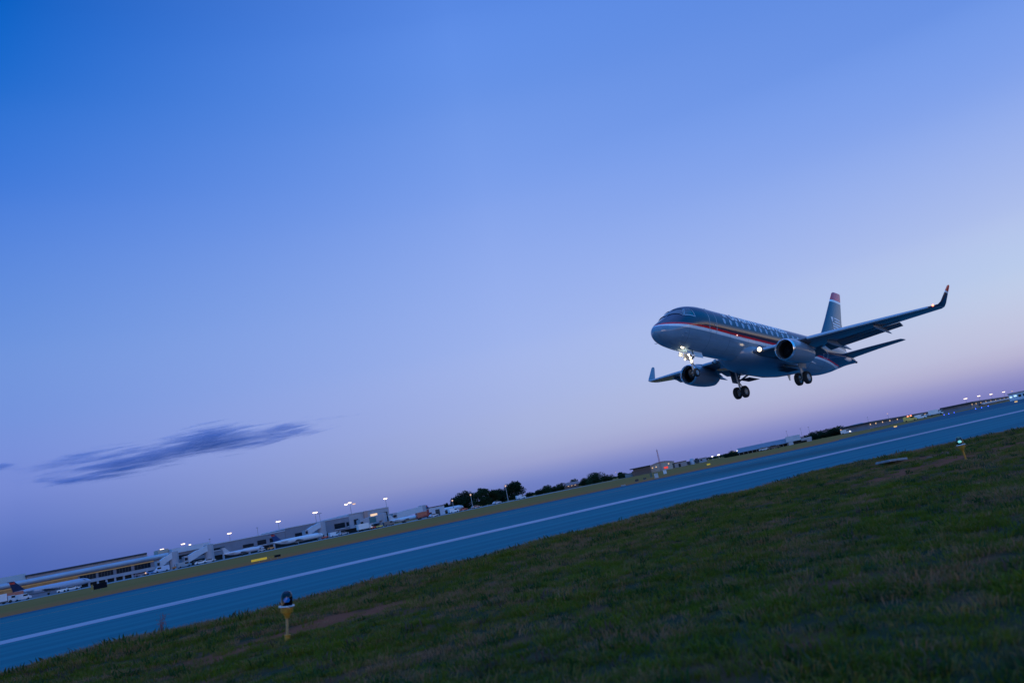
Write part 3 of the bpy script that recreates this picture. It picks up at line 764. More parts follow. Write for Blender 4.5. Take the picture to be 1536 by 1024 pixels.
def tuft(name, m_, nb, h, spread, w, lean, seed, heads=False):
    rnd = random.Random(seed); mb = MB()
    for k in range(nb):
        a = rnd.uniform(0, 6.283); r = spread * math.sqrt(rnd.random()); b = Vector((r * math.cos(a), r * math.sin(a), -.01))
        la = a + rnd.uniform(-1.2, 1.2); ln = rnd.uniform(.2, 1) * lean; hh = h * rnd.uniform(.45, 1.1); d = Vector((math.cos(la), math.sin(la), 0)); s_ = Vector((-d.y, d.x, 0)) * w * rnd.uniform(.6, 1.2)
        rr = rnd.uniform(0, 6.28); s_ = Vector((math.cos(rr), math.sin(rr), 0)) * s_.length
        p0, p1, p2 = b, b + d * ln * hh * .35 + Vector((0, 0, hh * .6)), b + d * ln * hh + Vector((0, 0, hh * (1 - .35 * ln)))
        mb.add([p0 - s_, p0 + s_, p1 + s_ * .8, p1 - s_ * .8, p2], [(0, 1, 2, 3), (3, 2, 4)])
        if heads and k % 3 == 0:
            for q in range(5):
                c = p2 + Vector((rnd.uniform(-.02, .02), rnd.uniform(-.02, .02), rnd.uniform(-.06, .02))); u = Vector((rnd.uniform(-1, 1), rnd.uniform(-1, 1), rnd.uniform(-.5, 1))).normalized() * .014
                mb.add([c - u, c + u.orthogonal() * .5, c + u, c - u.orthogonal() * .5], [(0, 1, 2, 3)])
    o = mb.build(name, m_, recalc=False); col.objects.unlink(o); tufts.objects.link(o); return o
TK = []
for k in range(3): TK.append(tuft('a%d_short_grass' % k, GREEN, 30, .060, .085, .0030, 1.2, k))
for k in range(2): TK.append(tuft('b%d_long_grass' % k, GREEN, 28, .085, .08, .0030, 1.1, 10 + k))
for k in range(2): TK.append(tuft('c%d_dry_grass' % k, DRY, 26, .08, .09, .0024, 1.2, 20 + k))
TK.append(tuft('d0_dry_stalks', DRY, 9, .21, .09, .0022, .5, 30))
TK.append(tuft('e0_weed', DARK, 16, .10, .07, .011, 1.1, 40))
pts, rots, scs, idx = [], [], [], []
rg = random.Random(3)
def scatter(x0, x1, y0, dens):
    n = int((x1 - x0) * 24 * dens)
    for _ in range(n):
        x = rg.uniform(x0, x1); y = rg.uniform(-8, 16)
        e = edge_y(x)
        if y > e + .05: continue
        D = .602 * x + .775 * y
        if D < 1.3 or y < y0: continue
        u = (.797 * x - .572 * y) / D
        if not (-.85 < u < .9): continue
        if D < 5 and rg.random() > .5 + .1 * D: pass
        dr = dirtiness(x, y)
        if rg.random() < dr * .93: continue
        ed = e - y
        dry = mnoise.noise(Vector((x * .5, y * .8, 9))) + .5 * mnoise.noise(Vector((x * 1.7, y * 2.2, 19)))
        pe = math.exp(-max(0, ed - .1) / 1.1)
        r = rg.random()
        if r < .9 * pe + .05: k = rg.choice((5, 6, 6))
        elif r < .75 * pe + .05 + .004 * pe: k = 7
        elif dry > .17 and r < .7: k = rg.choice((5, 6, 0))
        elif r > .955: k = 8
        elif dry < -.15: k = rg.choice((3, 4, 0))
        else: k = rg.choice((0, 1, 2, 0, 1, 2, 3))
        s = rg.uniform(.7, 1.25) * (1 + .5 * mnoise.noise(Vector((x * 1.1, y * 1.3, 29)))) * (1 + .6 * pe + .25 * math.exp(-((ed - 1.8) / 1.2) ** 2))
        pts.append((x, y, verge_z(x, y))); rots.append(rg.uniform(0, 6.283)); scs.append(s); idx.append(k)
scatter(-6, 12, -8, 130); scatter(12, 30, -6, 80); scatter(30, 62, -2, 26)
me = bpy.data.meshes.new('grass'); me.from_pydata(pts, [], [])
for nm, ty, dat in (('rot', 'FLOAT', rots), ('scl', 'FLOAT', scs), ('idx', 'INT', idx)):
    a = me.attributes.new(nm, ty, 'POINT'); a.data.foreach_set('value', dat)
go = link(bpy.data.objects.new('grass', me)); go['kind'] = 'stuff'; tag(go, 'short rough green and straw coloured grass on the verge beside the runway', 'grass')
ng_ = bpy.data.node_groups.new('grass_scatter', 'GeometryNodeTree')
ng_.interface.new_socket('Geometry', in_out='INPUT', socket_type='NodeSocketGeometry'); ng_.interface.new_socket('Geometry', in_out='OUTPUT', socket_type='NodeSocketGeometry')
N = ng_.nodes; Lk = ng_.links
gi = N.new('NodeGroupInput'); g2 = N.new('NodeGroupOutput'); iop = N.new('GeometryNodeInstanceOnPoints'); ci = N.new('GeometryNodeCollectionInfo')
ci.inputs['Collection'].default_value = tufts; ci.inputs['Separate Children'].default_value = True; ci.inputs['Reset Children'].default_value = True
def na(nm, ty):
    q = N.new('GeometryNodeInputNamedAttribute'); q.data_type = ty; q.inputs[0].default_value = nm; return q.outputs[0]
cx = N.new('ShaderNodeCombineXYZ'); Lk.new(na('rot', 'FLOAT'), cx.inputs[2])
Lk.new(gi.outputs[0], iop.inputs['Points']); Lk.new(ci.outputs[0], iop.inputs['Instance']); iop.inputs['Pick Instance'].default_value = True
Lk.new(na('idx', 'INT'), iop.inputs['Instance Index']); Lk.new(cx.outputs[0], iop.inputs['Rotation']); Lk.new(na('scl', 'FLOAT'), iop.inputs['Scale'])
Lk.new(iop.outputs[0], g2.inputs[0])
md = go.modifiers.new('scatter', 'NODES'); md.node_group = ng_

# ---------------------------------------------------------------- edge lamps, slab, stones, weed
M['lamp_yellow'] = mat('lamp_yellow_paint', (.40, .19, .02), .5, var=.3, scale=30)
M['lamp_orange'] = mat('coupling_orange', (.55, .20, .015), .6, var=.3, scale=30)
M['conduit'] = mat('galvanised_conduit', (.32, .20, .09), .45, .3, var=.3, scale=25)
M['ring'] = mat('clamp_ring', (.5, .5, .52), .35, .6)
def lens_mat(tint):
    mt, n, l, out = nt('blue_glass_lens'); gl = n.new('ShaderNodeBsdfGlossy'); gl.inputs['Roughness'].default_value = .08
    tr = n.new('ShaderNodeBsdfTransparent'); tr.inputs[0].default_value = (*tint, 1); fr = n.new('ShaderNodeFresnel'); fr.inputs[0].default_value = 1.45
    ms = n.new('ShaderNodeMixShader'); l.new(fr.outputs[0], ms.inputs[0]); l.new(tr.outputs[0], ms.inputs[1]); l.new(gl.outputs[0], ms.inputs[2]); l.new(ms.outputs[0], out.inputs[0]); return mt
def edge_lamp(x, y, lean, sink, label, glow, es, tint, postm):
    t = thing('taxiway_lamp', label, 'lamp', (x, y, verge_z(x, y) - sink), 0, 'edge lamps on the verge')
    ax = Vector((W[0][2], W[1][2], W[2][2])); t.rotation_euler = Matrix.Rotation(R(lean), 3, ax).to_euler()
    mb = MB(); mb.lathe([(.055, -.03), (.055, .004), (.034, .008), (.032, .07), (.036, .075), (.036, .085), (.02, .088)], 20); mb.build('coupling', M['lamp_orange'], t, smooth=40)
    mb = MB(); mb.lathe([(.0165, .08), (.0165, .27)], 16); mb.build('post', postm, t, smooth=40)
    mb = MB(); mb.lathe([(.0, .265), (.027, .265), (.031, .285), (.043, .31), (.046, .322), (.066, .326), (.069, .332), (.073, .385), (.0, .385)], 28); b = mb.build('housing', M['lamp_yellow'], t, smooth=40)
    mb = MB(); mb.lathe([(.0, .386), (.086, .386), (.088, .392), (.088, .400), (.084, .405), (.0, .405)], 28); mb.build('clamp_ring', M['ring'], t, smooth=40)
    mb = MB(); mb.lathe([(.064, .405), (.065, .49), (.060, .52), (.046, .548), (.025, .562), (.0, .566)], 28); mb.build('lens', lens_mat(tint), t, smooth=True)
    mb = MB(); mb.lathe([(.0, .435), (.026, .44), (.038, .462), (.026, .486), (.0, .492)], 16); mb.build('bulb', mat('lamp_bulb', (.3, .5, .8), .3, emit=glow, es=es), t, smooth=True)
    mb = MB(); mb.lathe([(.0, .406), (.02, .406), (.02, .44), (0, .44)], 12); mb.build('socket', M['metal_dark'], t)
    for k in range(3):
        a = 2.1 * k + .4; mb = MB(); mb.tube([(.088 * math.cos(a), .088 * math.sin(a), .382), (.088 * math.cos(a), .088 * math.sin(a), .41)], .006, 6); mb.build('clamp_screw', M['ring'], t)
edge_lamp(*LAMPS[0], 'blue domed lamp on a pale post with an orange foot, standing in red dirt', (.05, .5, .9), 1.8, (.014, .045, .15), M['conduit'])
edge_lamp(*LAMPS[1], 'cyan glowing domed lamp on a short yellow post, farther right along the grass verge', (.5, .5, .4), 7.0, (.05, .2, .28), M['lamp_orange'])
CONC = mat('weathered_concrete', (.22, .21, .22), .85, var=.35, scale=9, bump=.3)
t = thing('concrete_slab', 'tilted grey concrete slab lying in red dirt beside the runway edge', 'slab', (20.3, 11.3, .13), R(-14))
t.rotation_euler = (R(-3), R(4), R(-16))
mb = MB(); mb.box((0, 0, 0), (.62, .5, .06), taper=.985); s1 = mb.build('slab', CONC, t)
bv = s1.modifiers.new('bevel', 'BEVEL'); bv.width = .012; bv.segments = 2
for k, (dx, dy) in enumerate(((.75, -1.1), (1.2, -.9), (-.3, -1.15), (1.5, -.6), (1.75, -1.0))):
    bm = bmesh.new(); bmesh.ops.create_icosphere(bm, subdivisions=2, radius=.045 + .02 * (k % 3))
    for v in bm.verts: v.co *= 1 + .35 * mnoise.noise(v.co * 9 + Vector((k * 7, 0, 0))); v.co.z *= .55
    me = bpy.data.meshes.new('dirt_clod'); bm.to_mesh(me); bm.free(); me.materials.append(mat('red_clay', (.2, .08, .05), .95, var=.3, scale=12))
    x, y = 20.1 + dx, 11.2 + dy; o = link(bpy.data.objects.new('dirt_clod', me)); o.location = (x, y, verge_z(x, y) + .02)
    tag(o, 'lump of red clay lying in the dirt by the tilted concrete slab', 'clod', 'clods by the slab')
# reddish weed standing at the pavement edge
x, y = 3.0, 14.3
t = thing('tall_weed', 'tall thin reddish seeded weed standing alone at the runway edge', 'weed', (x, y, verge_z(x, y)))
mb = MB(); rnd = random.Random(5); lv = MB()
for k in range(6):
    a = rnd.uniform(0, 6.28); top = Vector((.06 * math.cos(a) + .05, .06 * math.sin(a), rnd.uniform(.2, .36))); mb.tube([(0, 0, -.02), top * .5 + Vector((0, 0, .05)), top], [.004, .003, .0015], 5)
    for q in range(16):
        c = top * rnd.uniform(.45, 1.02) + Vector((rnd.uniform(-.05, .05), rnd.uniform(-.05, .05), rnd.uniform(-.02, .03))); u = Vector((rnd.uniform(-1, 1), rnd.uniform(-1, 1), rnd.uniform(-1, 1))).normalized() * .011; w_ = u.orthogonal() * .45
        lv.add([c - u, c + w_, c + u, c - w_], [(0, 1, 2, 3)])
mb.build('stem', mat('weed_stem', (.16, .05, .04), .8), t); lv.build('seed_head', mat('weed_seeds', (.22, .06, .05), .8), t, recalc=False)

# ---------------------------------------------------------------- far side of the airfield
PX = lambda D: D / F_PX                      # metres covered by one column at depth D
def facing(px):
    b = bearing(px); return math.atan2(b.y, b.x) - math.pi / 2
def DY(px, y): return y / bearing(px).y
M['wall_grey'] = mat('grey_panel_wall', (.19, .18, .22), .7, scale=.3, var=.15)
M['wall_pale'] = mat('pale_panel_wall', (.33, .31, .35), .7, scale=.3, var=.12)
M['wall_white'] = mat('white_panel_wall', (.46, .46, .52), .6, scale=.4, var=.1)
M['wall_beige'] = mat('beige_render_wall', (.40, .34, .29), .8, scale=.4, var=.12)
M['brick'] = mat('dark_brick_wall', (.13, .085, .075), .85, scale=1.5, var=.25)
M['roof_dark'] = mat('dark_roof', (.025, .03, .04), .7, var=.2)
M['roof_blue'] = mat('blue_grey_sheet_roof', (.15, .165, .19), .5, var=.1, scale=.4)
M['roof_grey'] = mat('grey_roof', (.22, .22, .24), .7, var=.15)
M['glass'] = mat('dark_window_glass', (.010, .014, .022), .3, var=.2, scale=.6, spec=.12)
M['glow_warm'] = mat('warm_lit_interior', (.3, .15, .05), .6, emit=(1, .42, .10), es=.022, var=.4, scale=.5)
M['glow_strip'] = mat('orange_strip_lamp', (.5, .3, .1), .6, emit=(1, .45, .12), es=.05, scale=.3)
M['glow_win'] = mat('lit_window', (.5, .4, .3), .4, emit=(1, .62, .30), es=.9)
M['flood'] = mat('floodlight_lamp', (.9, .8, .7), .3, emit=(1, .72, .47), es=3.0)
M['flood_dim'] = mat('dim_orange_lamp', (.8, .6, .4), .3, emit=(1, .55, .28), es=.8)
M['flood_white'] = mat('white_floodlight_lamp', (.9, .9, .8), .3, emit=(1, .88, .76), es=2.0)
M['pole'] = mat('lamp_pole', (.25, .26, .28), .5, .4)
M['pole_dark'] = mat('dark_lamp_pole', (.08, .09, .11), .6, .2)

def block(mb, x0, x1, y0, y1, z0, z1): return mb.box(((x0 + x1) / 2, (y0 + y1) / 2, (z0 + z1) / 2), (abs(x1 - x0), abs(y1 - y0), z1 - z0))
def part(name, m_, parent, *args):
    mb = MB(); block(mb, *args); return mb.build(name, m_, parent)

# --- concourse with the rounded white eave, far left
L = 370.0; x0 = xl(-70, L); x1 = xl(259, L); xc = (x0 + x1) / 2
X = lambda px: xl(px, L) - xc
t = thing('concourse', 'long low concourse with a rounded pale eave and warm lit openings, far left', 'terminal', (xc, L, 0))
part('wall', M['wall_grey'], t, x0 - xc, x1 - xc, .6, 30, 0, 5.6)
mb = MB(); mb.tube([(x0 - xc, .1, 6.35), (x1 - xc, .1, 6.35)], .98, 20); mb.build('eave', mat('pale_metal_eave', (.34, .38, .45), .35, .3, scale=.2), t, smooth=40)
part('roof', M['roof_grey'], t, x0 - xc, x1 - xc, .5, 30, 5.6, 7.2)
part('clerestory', M['wall_pale'], t, X(43), X(226), 3.0, 20, 7.2, 8.3); part('ridge_roof', M['roof_dark'], t, X(41), X(225), 2.2, 21, 8.3, 9.0)
part('rooftop_block', mat('blue_grey_block', (.34, .38, .42), .7), t, x0 - xc, X(42), 3, 14, 7.2, 9.7)
part('plant_room', M['wall_beige'], t, X(243), X(259), 4, 12, 7.2, 9.1)
part('lit_soffit', M['glow_strip'], t, x0 - xc, X(232), .2, .59, 4.75, 5.1)
part('lit_interior', M['glow_warm'], t, x0 - xc, X(118), .3, .59, 2.2, 4.7)
for a, b in ((121, 145), (149, 171), (176, 198), (203, 227)):
    w = part('window', M['glass'], t, X(a), X(b), .35, .59, 2.75, 4.7)
    for k in range(1, 5): part('mullion', M['metal_dark'], w, X(a) + (X(b) - X(a)) * k / 5 - .08, X(a) + (X(b) - X(a)) * k / 5 + .08, .25, .345, 2.75, 4.7)
part('base_band', M['wall_pale'], t, X(118), X(236), -.9, .2, 1.45, 2.65)
part('undercroft', M['dark'], t, X(118), X(259), .3, .58, 0, 1.44)  # shade below the building put into a near-black panel
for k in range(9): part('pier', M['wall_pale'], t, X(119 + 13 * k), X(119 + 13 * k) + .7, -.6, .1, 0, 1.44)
# --- white fascia link
x0 = xl(260, L); x1 = xl(316, L); t = thing('terminal_link', 'terminal section with a broad white fascia beside the rounded eave concourse', 'terminal', ((x0 + x1) / 2, L, 0)); h = (x1 - x0) / 2
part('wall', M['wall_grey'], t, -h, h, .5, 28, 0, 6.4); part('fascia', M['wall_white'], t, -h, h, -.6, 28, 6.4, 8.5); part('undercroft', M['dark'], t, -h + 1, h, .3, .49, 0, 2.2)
part('window', M['glass'], t, -h + 2, h - 2, .35, .49, 3.6, 5.2)
# --- long grey terminal in three heights
segs = [('terminal_wing', 'lowest grey terminal wing, between the white fascia and the taller wings', 316.3, 430.5, 7.0, M['wall_grey'], [(317, 339, 4.4, 5.3), (366, 382, 2.9, 4.4), (388, 401, 2.9, 5.0), (406.5, 412, 3.1, 5.0)]),
        ('terminal_wing', 'middle grey terminal wing with a thin pale roof edge and four dark windows', 430.8, 526.5, 8.0, M['wall_grey'], [(444.6, 462, 3.1, 5.0), (483.7, 491, 3.0, 5.8), (504, 519.6, 3.3, 5.8), (522, 525.5, 3.6, 5.6)]),
        ('terminal_wing', 'tallest beige grey terminal wing with an orange lit window and a rose stair tower', 526.8, 587, 9.0, M['wall_pale'], [(533.5, 540, 3.6, 6.2)])]
for nm, lb, a, b, H, wm, wins in segs:
    x0 = xl(a, L); x1 = xl(b, L); cx_ = (x0 + x1) / 2; t = thing(nm, lb, 'terminal', (cx_, L, 0), 0, 'grey terminal wings')
    part('wall', wm, t, x0 - cx_, x1 - cx_, .5, 34, 2.2, H); part('roof_edge', M['wall_white'], t, x0 - cx_, x1 - cx_, .2, 34, H, H + .3)
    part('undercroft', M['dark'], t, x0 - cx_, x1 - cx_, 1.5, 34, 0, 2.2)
    for wa, wb_, za, zb_ in wins:
        w = part('window', M['glass'], t, xl(wa, L) - cx_, xl(wb_, L) - cx_, .3, .49, za, zb_)
        part('sill', M['wall_white'], w, xl(wa, L) - cx_, xl(wb_, L) - cx_, .1, .49, za - .3, za - .02)
    n_ = int((x1 - x0) / 9)
    for k in range(n_): q = x0 - cx_ + (k + .5) * (x1 - x0) / n_; part('column', M['wall_pale'], t, q - .4, q + .4, .6, 1.4, 0, 2.19)
    if H > 8.5:
        part('lit_window', M['glow_win'], t, xl(559, L) - cx_, xl(569, L) - cx_, .3, .49, 5.4, 7.2)
        part('stair_tower', mat('rose_panel', (.42, .25, .22), .7), t, xl(549, L) - cx_, xl(554, L) - cx_, -.5, .49, 2.2, 9.2)
        part('dark_bay', M['glass'], t, xl(575, L) - cx_, xl(584, L) - cx_, .3, .49, 2.4, 7.0)

# --- boarding bridges
def bridge(pa, pb, za, zb_, y, label, m_=None, hh=2.7, panel=False):
    xa = xl(pa, y); xb = xl(pb, y); t = thing('boarding_bridge', label, 'boarding bridge', ((xa + xb) / 2, y, 0), 0, 'boarding bridges at the terminal'); h = (xb - xa) / 2
    m_ = m_ or M['wall_white']
    def beam(x0_, x1_, z0_, z1_, dy, hh_):
        mb = MB(); vs = []
        for x, z in ((x0_, z0_), (x1_, z1_)):
            vs += [(x, -dy, z), (x, dy, z), (x, dy, z + hh_), (x, -dy, z + hh_)]
        mb.add(vs, [(3, 2, 1, 0), (4, 5, 6, 7), (0, 1, 5, 4), (1, 2, 6, 5), (2, 3, 7, 6), (3, 0, 4, 7)]); return mb
    mid = za + (zb_ - za) * .55
    beam(-h * .8, h * .1, za, mid, 1.5, hh).build('outer_tunnel', m_, t); beam(h * .1, h, mid + .15, zb_ + .1, 1.3, hh - .35).build('inner_tunnel', m_, t)
    c = part('cab', M['wall_pale'], t, -h - .6, -h * .8, -2.0, 2.0, za - .1, za + hh + .2); part('cab_window', M['glass'], c, -h - .5, -h * .85, -2.05, -2.01, za + 1.1, za + 2.2)
    part('drive_leg', M['metal_dark'], t, -h * .35, -h * .35 + .7, -1.2, 1.2, .6, za + .4)
    for s_ in (-1, 1):
        mb = MB(); mb.lathe([(0, -.25), (.55, -.25), (.55, .25), (0, .25)], 14, 'y', (-h * .35 + .35, s_ * .9, .55)); mb.build('wheel', M['tyre'], t, smooth=40)
    mb = MB(); mb.lathe([(1.9, 0), (1.9, zb_ + hh), (0, zb_ + hh + .2)], 18, 'z', (h + .9, .5, 0)); mb.build('rotunda', M['wall_pale'], t, smooth=40)
    if panel: part('side_panel', mat('teal_glazing', (.03, .13, .15), .3), t, -h * .25, h * .35, -1.56, -1.52, mid + .2, mid + hh - .4)
    return t
bridge(237, 259, 1.5, 4.2, 350, 'short white boarding bridge sloping up below the rooftop plant room')
bridge(278, 312, 1.4, 4.4, 350, 'long white sloping boarding bridge under the white fascia')
bridge(459, 482, 2.6, 5.2, 352, 'white boarding bridge reaching to the white jet with a dark tail')
bridge(541, 574, 2.0, 3.2, 350, 'boarding bridge with a teal glazed side panel before the beige wing', M['wall_pale'], 3.2, True)
bridge(590, 634, 2.2, 3.4, 352, 'long level pale bridge right of the beige terminal wing', mat('grey_white_panel', (.46, .46, .50), .6), 3.0)
# --- white cargo building right of it, with red end
D = DY(655, 356); t = thing('cargo_shed', 'small white flat roofed shed with a dark red end, left of the tall trees', 'shed', at(655, D), 0)
w = 15 * PX(D)
part('wall', M['wall_white'], t, -w * .8, w, 0, 9, .1, 4.6); part('red_end', mat('dark_red_panel', (.25, .03, .03), .6), t, -w * 1.15, -w * .8, .2, 8, .1, 4.1); part('roof', M['roof_dark'], t, -w * .85, w * 1.03, -.3, 9.3, 4.61, 4.9); part('door', M['metal_dark'], t, -w * .1, w * .4, -.06, -.01, .1, 3.2)

# --- parked regional jets
def jet(label, px, y, length, rz, body, tail, tip, lamp=False, fat=1.0):
    D = DY(px, y); t = thing('parked_jet', label, 'airliner', at(px, D), rz, 'jets parked at the terminal')
    k = length / 27.0; r = 1.35 * k * fat; zc = 2.2 * k + .3
    bm_ = mat('jet_body_paint', body, .35, coat=.5); tm = mat('jet_tail_paint', tail, .8, spec=.1)
    mb = MB(); rings = []
    for x, rr, dz in ((13.4, .05, -.3), (13.1, .45, -.25), (12.4, .8, -.12), (11.2, 1.1, -.03), (9.5, 1.3, 0), (0, 1.35, 0), (-6, 1.33, 0), (-9, 1.05, .2), (-11.5, .6, .5), (-13.2, .15, .8)):
        rings.append([(x * k, rr * k * fat * math.cos(a), zc + dz * k + rr * k * fat * math.sin(a)) for a in [2 * math.pi * j / 20 for j in range(20)]])
    mb.rings(rings); f = mb.build('fuselage', bm_, t, smooth=50)
    mb = MB(); mb.add([(11.3*k, -.9*r, zc+.35*k), (11.3*k, .9*r, zc+.35*k), (10.6*k, .62*r, zc+.98*k), (10.6*k, -.62*r, zc+.98*k), (12.1*k, -.55*r, zc+.3*k), (12.1*k, .55*r, zc+.3*k)], [(4, 5, 1, 0), (0, 1, 2, 3), (4, 0, 3), (5, 2, 1), (4, 3, 2, 5)]); mb.build('cockpit_window', M['glass'], f)
    for s_ in (-1, 1):
        mb = MB(); mb.add([(2.5*k, s_*1.0*k, zc-.9*k), (-2.2*k, s_*1.0*k, zc-.9*k), (-3.4*k, s_*10*k, zc-.1*k), (-2.2*k, s_*10*k, zc-.1*k), (2.5*k, s_*1.0*k, zc-.7*k), (-2.2*k, s_*1.0*k, zc-.8*k), (-3.4*k, s_*10*k, zc), (-2.2*k, s_*10*k, zc)], [(0, 1, 2, 3), (7, 6, 5, 4), (0, 4, 5, 1), (1, 5, 6, 2), (2, 6, 7, 3), (3, 7, 4, 0)]); mb.build('wing', M['wing'], t)
        mb = MB(); mb.lathe([(.45*k, -6*k), (.62*k, -6.4*k), (.66*k, -8*k), (.4*k, -9.4*k), (0, -9.6*k)], 14, 'x', (0, s_ * 2.1 * k, zc + .5 * k)); mb.build('engine', bm_, t, smooth=40)
        mb = MB(); mb.add([(-12.2*k, 0, zc+4.7*k), (-13.6*k, 0, zc+4.7*k), (-14.2*k, s_*4*k, zc+4.8*k), (-13.3*k, s_*4*k, zc+4.8*k), (-12.2*k, 0, zc+4.9*k), (-13.6*k, 0, zc+4.9*k), (-14.2*k, s_*4*k, zc+4.95*k), (-13.3*k, s_*4*k, zc+4.95*k)], [(0, 1, 2, 3), (7, 6, 5, 4), (0, 4, 5, 1), (1, 5, 6, 2), (2, 6, 7, 3), (3, 7, 4, 0)]); mb.build('tailplane', tm, t)
        mb = MB(); mb.tube([(-1.2*k, s_*1.6*k, zc-.9*k), (-1.2*k, s_*1.7*k, .5*k)], .12*k, 8); g = mb.build('main_gear', M['steel'], t)
        mb = MB(); mb.lathe([(0, -.25*k), (.45*k, -.25*k), (.45*k, .25*k), (0, .25*k)], 14, 'y', (-1.2*k, s_*1.7*k, .45*k)); mb.build('wheel', M['tyre'], g, smooth=40)
    mb = MB(); mb.tube([(9.8*k, 0, zc-1.1*k), (9.9*k, 0, .4*k)], .1*k, 8); g = mb.build('nose_gear', M['steel'], t); mb = MB(); mb.lathe([(0, -.2*k), (.32*k, -.2*k), (.32*k, .2*k), (0, .2*k)], 12, 'y', (9.9*k, 0, .33*k)); mb.build('wheel', M['tyre'], g, smooth=40)
    mb = MB(); mb.add([(-8.5*k, -.14, zc+1*k), (-12.6*k, -.14, zc+.8*k), (-13.7*k, -.1, zc+4.9*k), (-12.0*k, -.1, zc+4.9*k), (-8.5*k, .14, zc+1*k), (-12.6*k, .14, zc+.8*k), (-13.7*k, .1, zc+4.9*k), (-12.0*k, .1, zc+4.9*k)], [(0, 1, 2, 3), (7, 6, 5, 4), (0, 4, 5, 1), (1, 5, 6, 2), (2, 6, 7, 3), (3, 7, 4, 0)]); fn = mb.build('tail_fin', tm, t)
    mb = MB(); mb.add([(-11.7*k, -.16, zc+3.9*k), (-13.45*k, -.16, zc+3.9*k), (-13.72*k, -.12, zc+4.95*k), (-11.98*k, -.12, zc+4.95*k), (-11.7*k, .16, zc+3.9*k), (-13.45*k, .16, zc+3.9*k), (-13.72*k, .12, zc+4.95*k), (-11.98*k, .12, zc+4.95*k)], [(0, 1, 2, 3), (7, 6, 5, 4), (0, 4, 5, 1), (1, 5, 6, 2), (2, 6, 7, 3), (3, 7, 4, 0)]); mb.build('fin_tip', mat('fin_tip_paint', tip, .5), fn)
    return t
jet('blue grey parked jet with a dark tail and red fin tip before the concourse', 78, 338, 25, R(-6), (.30, .34, .44), (.02, .03, .07), (.5, .03, .03))
jet('small white parked jet below the lowest grey terminal wing', 366, 340, 16.5, R(-8), (.50, .48, .54), (.45, .45, .5), (.5, .45, .5))
jet('white parked jet with a dark blue red tipped tail below the middle terminal wing', 448, 338, 22, R(-6), (.55, .57, .62), (.03, .06, .16), (.5, .05, .05))
jet('pale parked jet with an all white tail in front of the long level pale bridge', 609, 340, 17, R(-4), (.55, .57, .62), (.5, .5, .55), (.6, .6, .6))
D = DY(656, 385)
jet('jet hidden by the white shed, only blue and red tail showing', 668, 392, 24, R(-4), (.5, .5, .55), (.03, .07, .2), (.55, .08, .05))

# --- vehicles
def vehicle(label, px, y, kind, c, rz=0.0, D=None, lit=None, cat=None):
    D = D or DY(px, y); nm = {'car': 'parked_car', 'van': 'service_van', 'truck': 'box_truck', 'tug': 'baggage_tug'}[kind]
    t = thing(nm, label, cat or {'car': 'car', 'van': 'van', 'truck': 'truck', 'tug': 'tug'}[kind], at(px, D), rz, 'vehicles on the far side')
    bm_ = mat('vehicle_paint', c, .35, coat=.6, var=.05)
    Lh, Hb, Hc, wd = {'car': (2.2, .85, 1.45, 1.75), 'van': (2.6, 1.05, 2.1, 1.9), 'truck': (3.6, 1.1, 3.2, 2.3), 'tug': (1.4, .8, 1.5, 1.4)}[kind]
    if kind == 'truck':
        part('chassis', M['metal_dark'], t, -Lh, Lh, -.9, .9, .45, .85)
        part('cargo_box', bm_, t, -Lh, Lh * .38, -wd / 2, wd / 2, .86, Hc); b = part('cab', mat('cab_paint', tuple(x * .9 for x in c), .4), t, Lh * .44, Lh, -wd / 2 + .1, wd / 2 - .1, .5, 2.3)
        part('windscreen', M['glass'], b, Lh * .72, Lh + .02, -wd / 2 + .06, wd / 2 - .06, 1.45, 2.1)
    else:
        mb = MB(); prof = {'car': [(-Lh, .35), (-Lh, .8), (-1.9, .9), (-1.3, 1.4), (.5, 1.42), (1.15, .92), (2.1, .8), (Lh, .6), (Lh, .35)],
                           'van': [(-Lh, .35), (-Lh, 1.95), (-2.4, 2.08), (1.2, 2.05), (1.9, 1.25), (2.5, 1.05), (Lh, .8), (Lh, .35)],
                           'tug': [(-Lh, .3), (-Lh, .95), (-.5, 1.0), (-.45, 1.05), (1.2, 1.0), (Lh, .8), (Lh, .3)]}[kind]
        k = len(prof); vs = [(x, -wd / 2, z) for x, z in prof] + [(x, wd / 2, z) for x, z in prof]
        mb.add(vs, [tuple(range(k))[::-1], tuple(range(k, 2 * k))] + [(i, (i + 1) % k, k + (i + 1) % k, k + i) for i in range(k)]); b = mb.build('body', bm_, t)
        if kind == 'tug': part('canopy', M['roof_dark'], t, -.5, .7, -.6, .6, 1.75, 1.82); part('canopy_post', M['metal_dark'], t, -.5, -.42, -.6, .6, 1.0, 1.75)
        else: part('side_window', M['glass'], b, -1.5 if kind == 'car' else .2, .75 if kind == 'car' else 1.5, -wd / 2 - .02, wd / 2 + .02, .95 if kind == 'car' else 1.25, 1.32 if kind == 'car' else 1.8)
    for x in (-Lh * .62, Lh * .62):
        for s_ in (-1, 1):
            mb = MB(); r = .33 if kind != 'truck' else .48; mb.lathe([(0, -.12), (r, -.12), (r, .12), (0, .12)], 14, 'y', (x, s_ * (wd / 2 - .1), r)); mb.build('wheel', M['tyre'], t, smooth=40)
    if lit:
        for s_ in (-.55, .55):
            mb = MB(); mb.lathe([(0, -.1), (.2, -.08), (.28, .05), (0, .06)], 10, 'y', (Lh * .7 if lit != 'top' else s_, -wd / 2 - .1 if lit != 'top' else 0, .8 if lit != 'top' else Hc + .1)); mb.build('headlamp' if lit != 'top' else 'beacon', M['flood_white'] if lit == 'head' else (M['navred'] if lit == 'top' else M['flood_dim']), t, smooth=True)
            if lit != 'top': break
    return t
